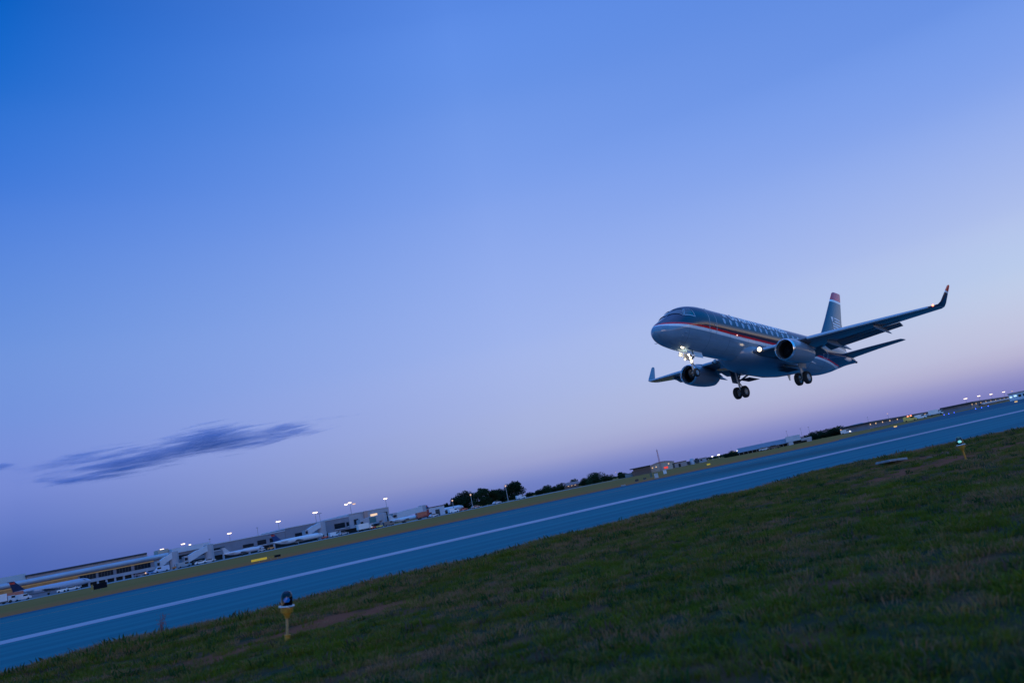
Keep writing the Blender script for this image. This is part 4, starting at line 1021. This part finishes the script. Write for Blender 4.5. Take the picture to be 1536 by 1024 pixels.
V = [('dark red catering truck at the left edge behind the parked jet tail', 17, 330, 'truck', (.30, .06, .06)), ('white box truck at the far left end of the apron', 3, 318, 'truck', (.5, .5, .55)), ('white van beside the tail of the blue grey jet', 33, 322, 'van', (.5, .5, .55)),
     ('white car under the nose of the blue grey jet', 108, 325, 'car', (.55, .56, .6)), ('white tug left of the car under the blue grey nose', 92, 322, 'tug', (.7, .7, .7)),
     ('dark blue car with headlamps on below the concourse', 211, 318, 'car', (.06, .08, .14)), ('blue car left of the short white boarding bridge', 227, 322, 'car', (.10, .22, .42)), ('pale blue van under the short white bridge', 242, 316, 'van', (.30, .42, .58)),
     ('orange tug beside the rotunda of the short white bridge', 264, 336, 'tug', (.5, .16, .04)), ('teal grey van under the cab of the long sloping bridge', 276, 330, 'van', (.15, .24, .30)), ('white car under the long sloping bridge', 301, 324, 'car', (.6, .62, .66)), ('silver car right of the long sloping bridge', 314, 326, 'car', (.4, .42, .46)),
     ('grey tug by the nose of the small white jet', 392, 334, 'tug', (.3, .32, .35)), ('orange tug left of the jet with the dark blue tail', 406, 340, 'tug', (.5, .2, .06)), ('red tug under the nose of the white jet with a dark tail', 487, 338, 'tug', (.45, .05, .04)),
     ('white and blue van beneath the middle wing windows', 502, 338, 'van', (.5, .58, .66)), ('grey car beneath the middle wing', 515, 336, 'car', (.32, .35, .4)), ('pale tug with an orange lamp below the stair tower', 541, 336, 'tug', (.6, .5, .4)),
     ('white truck with a bright lamp before the teal panelled bridge', 548, 330, 'truck', (.6, .6, .62)), ('red tug below the teal panelled bridge', 562, 328, 'tug', (.5, .05, .04)), ('yellow tug right of the red tug below the beige wing', 569, 326, 'tug', (.55, .4, .1)), ('dark van before the dark bay of the beige wing', 583, 332, 'van', (.08, .09, .1)),
     ('red fuel truck between the pale jet and the white shed', 636, 332, 'truck', (.28, .03, .03)), ('white car before the white shed', 650, 326, 'car', (.5, .5, .55)), ('white van at the left foot of the tall trees', 680, 330, 'van', (.66, .68, .72)), ('red car below the second lamp post by the trees', 694, 334, 'car', (.5, .09, .06)), ('pale red car right of the second lamp post by the trees', 713, 336, 'car', (.55, .30, .26)),
     ('white car in the gap between the tall trees', 745, 338, 'car', (.55, .56, .6)), ('white van right of the last tall tree', 781, 350, 'van', (.55, .56, .6))]
litmap = {211: 'side', 548: 'head', 541: 'side'}
for lb, px, y, k, c in V: vehicle(lb, px, y, k, c, R(random.choice((0, 0, 180, 6, -8))), lit=litmap.get(px))
vehicle('white car before the blue grey roofed hangar', 1146, 0, 'car', (.5, .5, .55), facing(1146), 330); vehicle('dark car right of the white car before the hangar', 1161, 0, 'car', (.03, .035, .05), facing(1161), 300)
vehicle('yellow rescue van with a red beacon glowing on the roof', 1365, 0, 'van', (.6, .45, .08), facing(1365), 330, 'top'); vehicle('white van right of the yellow rescue van', 1381, 0, 'van', (.66, .68, .72), facing(1381), 380); vehicle('white truck farther right of the yellow rescue van', 1404, 0, 'truck', (.6, .63, .68), facing(1404), 430)

# --- floodlight masts
def mast(px, D, H, label, lit='flood', heads=1, group='floodlight masts', w=3.6):
    t = thing('floodlight_mast', label, 'light mast', at(px, D), facing(px), group)
    mb = MB(); mb.tube([(0, 0, 0), (0, 0, H)], [.22, .11], 8); mb.tube([(-w * .4, 0, H), (w * .4, 0, H)], .07, 6); mb.build('pole', M['pole'], t, smooth=40)
    for k in range(heads):
        x = 0 if heads == 1 else (-1 + k) * 2.3; z = H + (.0 if heads == 1 else (.0, .55, -.6)[k])
        hb = MB(); hb.box((x, .1, z + .28), (w * .95, .7, .2), taper=.8); h_ = hb.build('lamp_head', M['pole_dark'], t)
        if lit:
            m_ = M[lit] if (heads == 1 or k < 2) else M['flood_dim']
            lb = MB(); lb.lathe([(0, -.42), (.5, -.36), (.72, -.08), (.66, .14), (0, .17)], 14, 'z', (x, -.15, z)); lb.v = [((vx - x) * w * .62 + x, vy, z + (vz - z) * 1.3) for vx, vy, vz in lb.v]; lb.build('lamp', m_, h_, smooth=True)
    return t
hz = lambda px: 901.5 - .2006 * px
def mast_by(px, py, H, label, **k): mast(px, (H - CAM_H) * F_PX / ((hz(px) - py) * .98), H, label, **k)
mast_by(246, 823, 17, 'lit floodlight mast above the rooftop plant room'); mast_by(278, 815, 17, 'first of two lit masts close together over the white fascia'); mast_by(288, 816, 17, 'smaller lit mast, second of two over the white fascia', w=2.2)
mast_by(348, 799, 17, 'lone lit mast behind the lowest grey terminal wing'); mast_by(422, 781, 17, 'lit mast over the step between the lowest and middle terminal wings'); mast_by(478, 767.5, 17, 'lit mast behind the middle terminal wing')
mast_by(318, 808, 17, 'unlit mast at the right end of the white fascia', lit=None, w=1.8); mast_by(390, 791, 17, 'unlit mast between the two lone lit masts', lit=None, w=1.8); mast_by(484, 769.5, 17, 'unlit mast just right of the lit mast at the middle wing', lit=None)
mast_by(531, 754, 17, 'mast with a cluster of three lamp heads behind the beige wing', heads=3, w=2.2); mast_by(584, 746.5, 17, 'tall lit mast at the right end of the terminal', w=2.8)
mast_by(624, 762, 12, 'dim far lit mast above the long level pale bridge', lit='flood_dim'); mast_by(630, 761, 12, 'dim far lit mast next to the shed side of the pale bridge', lit='flood_dim')
for px, D, H, lb in ((681, 395, 6.0, 'short lamp post at the left end of the tall trees'), (709, 395, 7.0, 'lamp post in front of the second tall tree'), (762, 400, 8.0, 'lamp post before the rightmost tall tree')): mast(px, D, H, lb, lit='flood_dim', w=.8, group='lamp posts by the trees')
mast_by(909, 714.7, 9, 'unlit far mast beyond the low trees', lit=None, w=1.5); mast_by(925, 708, 12, 'far mast with a faint lamp left of the brick building', lit='flood_dim', w=2.2)
for px, py, D, lb in ((1069, 684, 640, 'lower of two bright lamps left of the hangar'), (1078.5, 681.5, 560, 'brightest lamp left of the hangar'), (1101, 676.7, 640, 'small bright lamp over the bushes by the hangar'), (1107, 675.4, 640, 'small bright lamp touching the hangar roof')):
    mast(px, D, CAM_H + (hz(px) - py) * .98 * PX(D), lb, lit='flood_white', group='bright lamps by the hangar', w=2.2 if D < 600 else 1.7)
for px, py, lb in ((1099, 671, 'unlit far mast above the bushes left of the hangar'), (1144, 660.6, 'unlit far mast over the middle of the hangar roof'), (1184, 646, 'unlit far mast over the white hangar end'), (1205, 642, 'middle unlit far mast of three right of the hangar'), (1217, 640, 'unlit far mast above the dark trees'), (1305, 625, 'unlit far mast at the start of the lit concourse'), (1335, 619.5, 'far mast with a faint lamp over the lit concourse')):
    mast_by(px, py, 15, lb, lit='flood_dim' if 'faint' in lb else None, w=2.0)
for px, py, lb in ((1452, 597, 'largest and leftmost of the row of bright floodlights at the right'), (1472, 593, 'second bright floodlight of the row at the right'), (1490, 590.4, 'third bright floodlight of the row at the right'), (1509, 587, 'fourth bright floodlight of the row at the right')):
    mast_by(px, py, 11, lb, w=4.4 if px < 1460 else 3.8, group='row of bright floodlights')
mast_by(1521, 586, 11, 'pale dim floodlight ending the bright row at the right', lit='flood_dim', w=2.6, group='row of bright floodlights')

# --- trees
def leaf_mesh(name, seed, n, blobs, size):
    rnd = random.Random(seed); mb = MB()
    for _ in range(n):
        bx, by, bz, br = rnd.choices(blobs, [b[3] ** 2 for b in blobs])[0]
        d = Vector((rnd.gauss(0, 1), rnd.gauss(0, 1), rnd.gauss(0, 1))).normalized() * br * rnd.random() ** .4
        d.z *= .85; c = Vector((bx, by, bz)) + d
        u = Vector((rnd.gauss(0, 1), rnd.gauss(0, 1), rnd.gauss(0, .6))).normalized() * size * rnd.uniform(.5, 1.2); w = u.cross(Vector((rnd.gauss(0, 1), rnd.gauss(0, 1), rnd.gauss(0, 1)))).normalized() * size * rnd.uniform(.3, .6)
        mb.add([c - u, c + w, c + u, c - w], [(0, 1, 2, 3)])
    return mb
LEAF = blade_mat('tree_leaves', (.010, .030, .016), (.018, .045, .020), (.025, .045, .018))
LEAF2 = blade_mat('pale_tree_leaves', (.018, .045, .022), (.028, .06, .028), (.03, .055, .02))
BARK = mat('bark', (.07, .055, .045), .9, var=.3)
def make_tree(seed, H, Wd, leaf, open_=False):
    rnd = random.Random(seed); t = thing('tree', '', 'tree')
    mb = MB(); mb.tube([(0, 0, -.2), (.02 * H, 0, H * .3), (0, .02 * H, H * .75)], [.035 * H, .026 * H, .008 * H], 8); blobs = []
    nb = 18 if H > 6 else 11
    for k in range(nb):
        a = rnd.uniform(0, 6.28); zz = rnd.uniform(.16, .82); rr = Wd * .5 * (1 - abs(zz - .45) * 1.1) * rnd.uniform(.25, .85)
        c = (rr * math.cos(a), rr * math.sin(a), zz * H); blobs.append((*c, Wd * rnd.uniform(.19, .30) * (1.0 if not open_ else .78)))
        mb.tube([(0, 0, H * max(.15, zz - .25)), c], [.014 * H, .004 * H], 5)
    blobs.append((0, 0, H * .9, Wd * .14))
    mb.build('trunk', BARK, t, smooth=40)
    leaf_mesh('crown', seed, 6500 if H > 6 else 3600, blobs, .42 if H > 6 else .30).build('crown', leaf, t, recalc=False)
    return t
kinds = [make_tree(1, 10, 11.5, LEAF), make_tree(2, 10, 10.5, LEAF), make_tree(3, 10, 10, LEAF2, True), make_tree(4, 4.5, 8.5, LEAF), make_tree(5, 4.5, 9, LEAF2)]
used = set()
TR = [(672, 470, 0, 6.0, 'thin low tree at the left end of the tall tree group'), (687, 470, 1, 8.6, 'dark tree at the left of the tall tree group'), (701, 470, 0, 10.8, 'tall dark tree behind the second lamp post'), (724, 465, 2, 10.6, 'paler open tree in the middle of the tall tree group'), (741, 470, 1, 8.4, 'round dark tree right of the paler open tree'), (752, 475, 0, 8.2, 'dark tree left of the last lamp post'), (773, 460, 1, 10.6, 'tall rounded tree at the right end of the tall tree group'),
      (795, 560, 3, 3.0, 'low bush just right of the tall trees'), (808, 560, 3, 3.4, 'low dark tree between the tall trees and the pale spreading tree'), (820, 560, 4, 4.6, 'pale spreading low tree on the skyline'), (832, 560, 3, 3.5, 'low dark tree right of the pale spreading tree'), (844, 580, 3, 4.4, 'low tree at the left end of the red lit house'), (861, 600, 4, 4.8, 'low tree behind the red lit house'), (877, 580, 3, 4.6, 'low tree right of the red lit house'), (894, 560, 4, 5.8, 'taller rounded tree among the low skyline trees'), (912, 560, 3, 3.8, 'small tree under the unlit far mast'), (931, 480, 2, 3.6, 'open tree left of the dark brick building'), (936, 470, 4, 2.4, 'small bush at the corner of the brick building'),
      (1090, 410, 3, 2.0, 'small bush at the left of the hangar bushes'), (1098, 410, 4, 2.5, 'rounded bush before the hangar end'), (1105, 405, 3, 2.2, 'dark bush touching the hangar'),
      (1208, 460, 3, 3.4, 'leftmost of the dark trees right of the white hangar end'), (1220, 450, 3, 4.2, 'second dark tree right of the white hangar end'), (1231, 460, 4, 4.0, 'third dark tree right of the white hangar end'), (1242, 450, 3, 4.4, 'fourth dark tree, broadest in the row right of the hangar'), (1253, 450, 3, 4.3, 'fifth dark tree, beside the orange wall lamp'), (1261, 455, 4, 4.2, 'last dark tree before the pale blue roof')]
for px, D, k, H, lb in TR:
    if 840 < px < 940: H *= 1.1
    base = (10, 10, 10, 4.5, 4.5)[k]; s = H / base
    o = kinds[k] if k not in used else dup(kinds[k], (0, 0, 0)); used.add(k)
    o.location = at(px, D); o.rotation_euler = (0, 0, random.uniform(0, 6.28)); o.scale = (s * random.uniform(.95, 1.2), s * random.uniform(.95, 1.2), s); o['label'] = lb; o['group'] = 'trees along the far side'
# low far wood on the horizon
rnd = random.Random(8); mb = MB()
for k in range(5200):
    px = rnd.uniform(560, 1560); D = rnd.uniform(1150, 1500); b = bearing(px) * D; hgt = 3.2 + 2.2 * mnoise.noise(Vector((px * .03, 0, 0)))
    c = Vector((b.x, b.y, rnd.random() ** .7 * max(1.2, hgt))); u = Vector((rnd.gauss(0, 1), rnd.gauss(0, 1), rnd.gauss(0, .4))).normalized() * 2.6; w = u.cross(Vector((rnd.gauss(0, 1), rnd.gauss(0, 1), rnd.gauss(0, 1)))).normalized() * 1.3
    mb.add([c - u, c + w, c + u, c - w], [(0, 1, 2, 3)])
o = mb.build('far_woods', LEAF, recalc=False); o['kind'] = 'stuff'; tag(o, 'thin dark strip of far woods along the horizon', 'woods')

# --- buildings at the centre and right, each turned to the runway side it shows
def local(px, D, name, label, cat, group=None):
    return thing(name, label, cat, at(px, D), facing(px), group)
def bx_(t, name, m_, D, pc, pa, pb, z0, z1, y0=0., y1=10.):
    return part(name, m_, t, (pa - pc) * PX(D) * 1.03, (pb - pc) * PX(D) * 1.03, y0, y1, z0, z1)
t = local(859, 520, 'house', 'low house with a pinkish lit roof among the low skyline trees', 'house'); D = 520
bx_(t, 'wall', M['brick'], D, 859, 847, 868, 0, 2.2); mb = MB(); w = 11 * PX(D); mb.add([(-w, -.5, 2.2), (w, -.5, 2.2), (w * .8, 5, 4.0), (-w * .8, 5, 4.0), (-w, 10, 2.2), (w, 10, 2.2)], [(0, 1, 2, 3), (3, 2, 5, 4), (0, 3, 4), (1, 5, 2), (0, 4, 5, 1)]); mb.build('roof', mat('red_lit_roof', (.34, .16, .14), .7), t)  # red light falling on the roof is put into its colour
for k in range(3): bx_(t, 'lamp', M['flood_dim'], D, 859, 852 + 5 * k, 854 + 5 * k, 1.6, 1.9, -.7, -.55)
t = local(962, 400, 'brick_building', 'dark brick building with a flat dark overhanging roof', 'building'); D = 400
bx_(t, 'wall', M['brick'], D, 962, 949, 976.5, 0, 2.6); bx_(t, 'roof', M['roof_dark'], D, 962, 946.5, 977, 3.5, 3.95, -1.2, 11); bx_(t, 'upper_wall', mat('dark_clapboard', (.10, .10, .12), .7), D, 962, 951, 976.5, 2.6, 3.5, .4, 10); bx_(t, 'low_annex', mat('blue_grey_wall', (.12, .17, .21), .7), D, 962, 938, 948.9, 0, 1.9, 1, 8)
t = local(994, 405, 'depot', 'beige depot with a curved roof and three small lit lamps', 'building'); D = 405
mb = MB(); w = 18.5 * PX(D); n_ = 12; prof = [(-w, 0)] + [(-w + 2 * w * k / n_, 3.2 + 1.75 * math.sin(math.pi * (.12 + .76 * k / n_)) - .6) for k in range(n_ + 1)] + [(w, 0)]
k = len(prof); mb.add([(x, 0, z) for x, z in prof] + [(x, 12, z) for x, z in prof], [tuple(range(k)), tuple(range(2 * k - 1, k - 1, -1))] + [(i, k + i, k + i + 1, i + 1) for i in range(k - 1)]); mb.build('wall', M['wall_beige'], t)
mb = MB(); pr = prof[1:-1]; k = len(pr); mb.add([(x * 1.03, -.5, z + .03) for x, z in pr] + [(x * 1.03, 12.4, z + .03) for x, z in pr] + [(x * 1.03, -.5, z + .3) for x, z in pr] + [(x * 1.03, 12.4, z + .3) for x, z in pr], [(2 * k + i, 2 * k + i + 1, 3 * k + i + 1, 3 * k + i) for i in range(k - 1)] + [(i, i + 1, 2 * k + i + 1, 2 * k + i) for i in range(k - 1)]); mb.build('roof', mat('ochre_roof_edge', (.16, .14, .12), .7), t)
for px, z in ((979, 2.1), (984.5, 2.2), (1003, 2.6)): bx_(t, 'lamp', M['glow_win'], D, 994, px, px + 1.6, z, z + .4, -.3, -.05)
bx_(t, 'door', M['metal_dark'], D, 994, 1009, 1012, .1, 2.6, -.12, -.02)
t = local(1020, 430, 'store_building', 'low rose beige store right of the curved roof depot', 'building'); D = 430; bx_(t, 'wall', mat('rose_beige_wall', (.36, .27, .26), .8), D, 1020, 1012.5, 1030, 0, 2.6); bx_(t, 'roof', M['roof_dark'], D, 1020, 1012, 1030.5, 2.6, 2.85, -.3, 10.2); bx_(t, 'door', M['glass'], D, 1020, 1018, 1021, .1, 1.9, -.12, -.01)
for px, wpx, H, c, lb in ((1033, 2.2, 2.1, (.05, .09, .16), 'dark blue box container left of the white tank'), (1045.5, 2.2, 2.9, (.03, .05, .10), 'dark upright container right of the white tank')):
    t = local(px, 440, 'container', lb, 'container', 'containers by the tank'); bx_(t, 'shell', mat('container_paint', c, .6), 440, px, px - wpx, px + wpx, .1, H, 0, 3); bx_(t, 'door', M['metal_dark'], 440, px, px - wpx * .6, px + wpx * .6, .3, H - .3, -.06, -.01)
t = local(1038.5, 440, 'tank', 'white upright storage tank between dark containers', 'tank'); mb = MB(); r = 3.2 * PX(440); mb.lathe([(r, 0), (r, 2.9), (r * .9, 3.1), (0, 3.3)], 24); mb.build('shell', M['wall_white'], t, smooth=40); mb = MB(); mb.tube([(r * .7, -r * .75, 0), (r * .7, -r * .75, 3.0)], .06, 6); mb.build('ladder', M['steel'], t)
t = local(1054, 440, 'kiosk', 'small grey flat roofed block house right of the tank', 'building'); bx_(t, 'wall', M['wall_pale'], 440, 1054, 1049, 1059.5, 0, 2.3, 0, 5); bx_(t, 'roof', M['roof_grey'], 440, 1054, 1048.5, 1060, 2.3, 2.5, -.3, 5.2); bx_(t, 'window', M['glass'], 440, 1054, 1051, 1053.5, 1.0, 1.8, -.08, -.01)
# red lattice mast
t = local(991.5, 370, 'lattice_mast', 'slender red lattice mast before the curved roof depot', 'mast'); mb = MB(); H = 9.6; LR = mat('red_mast_paint', (.40, .11, .10), .6)
cn = [(-1, -1), (1, -1), (1, 1), (-1, 1)]; ww = lambda z: .42 - .028 * z
for a, b in cn: mb.tube([(a * .42, b * .42, 0), (a * ww(H), b * ww(H), H)], .07, 6)
for k in range(12):
    z0 = H * k / 12; z1 = H * (k + 1) / 12
    for i in range(4):
        a, b = cn[i]; c_, d_ = cn[(i + 1) % 4]; mb.tube([(a * ww(z0), b * ww(z0), z0), (c_ * ww(z1), d_ * ww(z1), z1)], .04, 5)
mb.build('tower', LR, t); mb = MB(); mb.tube([(0, 0, H), (0, 0, H + .9)], .05, 6); mb.tube([(-.5, 0, H + .1), (.5, 0, H + .1)], .05, 6); mb.build('aerial', M['pole_dark'], t)
t = local(999, 350, 'red_sign', 'small glowing red sign at the foot of the curved roof depot', 'sign'); bx_(t, 'panel', mat('red_sign_face', (.6, .05, .03), .4, emit=(1, .06, .03), es=.7), 350, 999, 996, 1002, .75, 1.6, 0, .12); bx_(t, 'post', M['pole'], 350, 999, 998.6, 999.2, 0, .75, .02, .1)
# hangar
D = 380; t = local(1150, D, 'hangar', 'long hangar with a sloping blue grey roof over an open dark front', 'hangar')
xa, xb = -41.5 * PX(D) * 1.03, 31 * PX(D) * 1.03
mb = MB(); mb.add([(xa, -1.5, 1.25), (xb, -1.5, 1.35), (xb, 7, 3.55), (xa, 7, 3.35), (xb, 18, 2.0), (xa, 18, 2.0), (xa, -1.5, 1.1), (xb, -1.5, 1.2)], [(0, 1, 2, 3), (3, 2, 4, 5), (6, 7, 1, 0), (6, 0, 3, 5), (1, 7, 4, 2), (7, 6, 5, 4)]); mb.build('roof', M['roof_blue'], t)
part('back_wall', M['dark'], t, xa + .2, xb - .2, 5, 15, 0, 1.9)  # shade of the open front put into the wall colour
for k in range(12): q = xa + .6 + (xb - xa - 1.2) * k / 11; part('post', M['wall_pale'], t, q - .09, q + .09, -.9, -.7, 0, 1.22)
D = 376; t = local(1196, D, 'loading_block', 'white block with a lower open white bay at the right end of the hangar', 'building')
bx_(t, 'wall', M['wall_white'], D, 1196, 1180.8, 1201.5, 1.5, 4.1, -.5, 9); bx_(t, 'bay', M['dark'], D, 1196, 1182, 1215, 0, 1.5, 1, 8); bx_(t, 'annex', M['wall_pale'], D, 1196, 1201.6, 1216.5, .9, 2.1, -.2, 8); bx_(t, 'pier', M['wall_white'], D, 1196, 1183, 1190, 0, 1.45, -.4, .8); bx_(t, 'end_pier', M['wall_pale'], D, 1196, 1209, 1216, 0, .9, 0, .8)
D = 430; t = local(1283, D, 'warehouse', 'grey warehouse with a pale blue roof left of the lit concourse', 'building'); bx_(t, 'wall', M['wall_grey'], D, 1283, 1268, 1306, 0, 2.3)
xa, xb = -20 * PX(D), 21 * PX(D); mb = MB(); mb.add([(xa, -.6, 2.3), (xb, -.6, 2.5), (xb * .55, 6, 4.1), (xa * .2, 6, 3.9), (xb, 13, 2.3), (xa, 13, 2.3)], [(0, 1, 2, 3), (3, 2, 4, 5), (0, 3, 5), (1, 4, 2), (0, 5, 4, 1)]); mb.build('roof', mat('pale_blue_roof', (.20, .24, .28), .5), t)
bx_(t, 'wall_lamp', M['flood_dim'], D, 1283, 1263, 1268.5, 2.2, 2.7, -.6, -.2); bx_(t, 'door', M['metal_dark'], D, 1283, 1276, 1281, .1, 1.7, -.1, -.01)
vehicle('white van with bright headlamps before the grey warehouse', 1269, 0, 'van', (.6, .6, .62), facing(1269), 400, 'head')
# receding concourses
def recede(name, label, pa, Da, pb, Db, H, rows, band=None, lights=True):
    A = Vector(at(pa, Da)); B = Vector(at(pb, Db)); d = B - A; Ln = d.length; t = thing(name, label, 'terminal', A, math.atan2(d.y, d.x), 'far concourses at the right')
    part('wall', M['wall_grey'], t, 0, Ln, 0, 14, 0, H - .9); part('roof', M['roof_dark'], t, -1, Ln, -1.4, 15, H - .9, H)
    for k in range(rows):
        u = Ln * ((k + .5) / rows) ** 1.4
        if lights: part('lit_window', M['glow_win'], t, u - .9 - 1.2 * k / rows, u + .9 + 1.2 * k / rows, -.12, -.02, H - 1.75, H - 1.05)
    if band: part('white_band', M['wall_white'], t, Ln * band[0], Ln * band[1], -2.2, -1.6, .9, 1.9)
    return t
recede('far_concourse', 'long dark roofed concourse with a row of warm lit windows, right of the warehouse', 1304, 420, 1444, 900, 3.7, 16, (.35, 1))
recede('far_concourse', 'second dark roofed concourse with orange lit windows under the bright floodlight row', 1457, 430, 1520, 800, 3.5, 10, (.1, .9))
D = 330; t = local(1535, D, 'white_terminal', 'pale blue white building with cool lamps at the right edge', 'terminal'); bx_(t, 'wall', mat('cool_white_wall', (.45, .55, .62), .6), D, 1535, 1517, 1575, 0, 2.9); bx_(t, 'roof', M['roof_grey'], D, 1535, 1516, 1576, 2.9, 3.2, -.5, 11); bx_(t, 'lit_panel', mat('cool_lit_panel', (.6, .8, .9), .4, emit=(.6, .85, 1), es=1.0), D, 1535, 1518, 1521, 1.3, 1.8, -.2, -.05); bx_(t, 'lit_panel', mat('cool_lit_panel', (.6, .8, .9), .4, emit=(.6, .85, 1), es=1.0), D, 1535, 1523.5, 1527, 1.5, 2.0, -.2, -.05)
for k in range(4): bx_(t, 'window', M['glass'], D, 1535, 1529 + 6 * k, 1532.5 + 6 * k, 1.1, 2.0, -.1, -.02)

# --- things along the far runway edge
def sign(px, D, panels, z0, z1, label, lit=None):
    t = local(px, D, 'runway_sign', label, 'sign', 'signs by the runway')
    x = -sum(w for w, _ in panels) / 2; fr = MB()
    for w, m_ in panels: part('panel', m_, t, x + .02, x + w - .02, 0, .16, z0, z1); fr.tube([(x + w * .5, .08, 0), (x + w * .5, .08, z0 + .02)], .035, 6); x += w
    fr.build('leg', M['pole'], t); return t
SY = mat('sign_yellow', (.75, .48, .02), .5, emit=(1, .62, .03), es=.18, var=.05); SB = mat('sign_black', (.008, .010, .016), .9, spec=.05); SO = mat('sign_ochre', (.22, .15, .03), .5)
sign(397, 71, [(1.38, SY), (.6, SO), (.58, SB)], .14, .33, 'yellow and black guidance sign standing at the far runway edge')
sign(148, 112, [(.3, SO), (1.75, SB)], .12, .85, 'dark back of a guidance sign in the grass before the parked blue grey jet')
sign(1061, 132, [(.62, SY)], .15, .40, 'small yellow guidance sign in the grass left of the hangar')
sign(1341, 150, [(.6, mat('amber_sign', (.6, .4, .1), .5, emit=(1, .6, .2), es=.7))], .12, .32, 'small amber lit sign at the taxiway mouth'); sign(1522, 170, [(.6, mat('amber_sign', (.6, .4, .1), .5, emit=(1, .6, .2), es=.7))], .12, .34, 'small amber lit sign before the building at the right edge')
for px, D, w, H, c, lb in ((982.5, 106, .5, .62, (.45, .45, .47), 'pale grey equipment cabinet at the runway edge below the red mast'), (996, 150, .62, .7, (.6, .62, .66), 'white equipment cabinet right of the red mast foot'), (975, 135, .4, .75, (.06, .10, .08), 'dark green equipment cabinet left of the pale grey cabinet'), (953, 112, .5, .3, (.02, .02, .025), 'low black marker box at the runway edge left of the cabinets'), (965, 118, .45, .24, (.05, .05, .055), 'low dark grey marker box just right of the black one'), (932, 92, .5, .12, (.4, .4, .38), 'small pale marker slab at the far runway edge')):
    t = local(px, D, 'equipment_cabinet', lb, 'cabinet', 'cabinets at the far runway edge'); part('shell', mat('cabinet_paint', c, .5), t, -w / 2, w / 2, 0, w * .8, .04, H); part('plinth', CONC, t, -w * .6, w * .6, -.05, w * .85, 0, .038); part('lid', mat('cabinet_lid', tuple(x * .8 for x in c), .5), t, -w * .55, w * .55, -.03, w * .83, H + .002, H + .04)
for px, D in ((1415, 225), (1422, 232), (1430, 240), (1462, 200), (1471, 205), (1481, 215)):
    t = local(px, D, 'taxiway_marker_lamp', 'tiny blue lamp in the row along the far taxiway edge', 'lamp', 'blue lamps along the far taxiway'); mb = MB(); mb.lathe([(.05, 0), (.05, .2), (0, .2)], 8); mb.build('stem', M['lamp_yellow'], t)
    mb = MB(); mb.lathe([(.1, .2), (.12, .3), (.08, .42), (0, .46)], 10); mb.build('lens', mat('blue_lamp', (.05, .1, .8), .3, emit=(.05, .12, 1), es=2.5), t, smooth=True)

# ---------------------------------------------------------------- cloud
def cloud_mat(sx=520., sy=120., sz=50., dens=.018):
    mt, n, l, out = nt('cloud_vapour'); v = n.new('ShaderNodeVolumePrincipled'); l.new(v.outputs[0], out.inputs['Volume'])
    v.inputs['Color'].default_value = (.13, .44, 1.0, 1); v.inputs['Anisotropy'].default_value = 0
    tc = n.new('ShaderNodeTexCoord')
    def mapn(sc_, loc=(0, 0, 0)):
        mp = n.new('ShaderNodeMapping'); mp.inputs['Scale'].default_value = sc_; mp.inputs['Location'].default_value = loc; l.new(tc.outputs['Object'], mp.inputs[0]); return mp.outputs[0]
    # lens shaped falloff (object space, metres)
    le = n.new('ShaderNodeVectorMath'); le.operation = 'LENGTH'; l.new(mapn((1 / sx, 1 / sy, 1 / sz)), le.inputs[0])
    nz = n.new('ShaderNodeTexNoise'); nz.inputs['Scale'].default_value = 1; nz.inputs['Detail'].default_value = 7; nz.inputs['Roughness'].default_value = .62; nz.inputs['Distortion'].default_value = .6; l.new(mapn((.0055, .010, .095)), nz.inputs['Vector'])
    n2 = n.new('ShaderNodeTexNoise'); n2.inputs['Scale'].default_value = 1; n2.inputs['Detail'].default_value = 4; l.new(mapn((.0035, .004, .014), (3, 1, 0)), n2.inputs['Vector'])
    a = math_n(n, l, 'SUBTRACT', 1.0, le.outputs['Value'])
    a = math_n(n, l, 'ADD', a, math_n(n, l, 'MULTIPLY', math_n(n, l, 'SUBTRACT', nz.outputs['Fac'], .5), 3.4))
    a = math_n(n, l, 'ADD', a, math_n(n, l, 'MULTIPLY', math_n(n, l, 'SUBTRACT', n2.outputs['Fac'], .52), 2.6))
    q = n.new('ShaderNodeMapRange'); q.inputs[1].default_value = .30; q.inputs[2].default_value = .74; q.inputs[3].default_value = 0; q.inputs[4].default_value = dens; l.new(a, q.inputs[0])
    l.new(q.outputs[0], v.inputs['Density']); return mt
def cloud(px, py, D, sx, sy, sz, label, rot=0.0):
    v = W @ Vector(((px - 768) / F_PX, (py - 512) / F_PX, 1)) * D; v.z += CAM_H
    mb = MB(); mb.lathe([(0, -1), (.5, -.86), (.86, -.5), (1, 0), (.86, .5), (.5, .86), (0, 1)], 24); mb.v = [(x * sx, y * sy, z * sz) for x, y, z in mb.v]
    o = mb.build('cloud', cloud_mat(sx * .93, sy * .92, sz * .78, {560: .0135, 170: .009, 190: .012}.get(sx, .016)), smooth=True); o.location = v; o.rotation_euler = (0, R(rot), facing(px)); tag(o, label, 'cloud', 'clouds at dusk'); return o
c1 = cloud(275, 672, 2400, 560, 130, 66, 'long thin blue wisp of cloud low in the sky at the left', -2.5)
c3 = cloud(105, 690, 2400, 170, 60, 30, 'faint trailing wisps left of the long blue cloud', -1.5)
c4 = cloud(425, 655, 2400, 190, 60, 22, 'thin pointed streak of cloud at the right end of the long blue cloud', -3)
c2 = cloud(-8, 702, 2400, 80, 70, 22, 'scrap of dark blue cloud at the left edge')
sc.cycles.volume_step_rate = 1.0; sc.cycles.volume_max_steps = 256
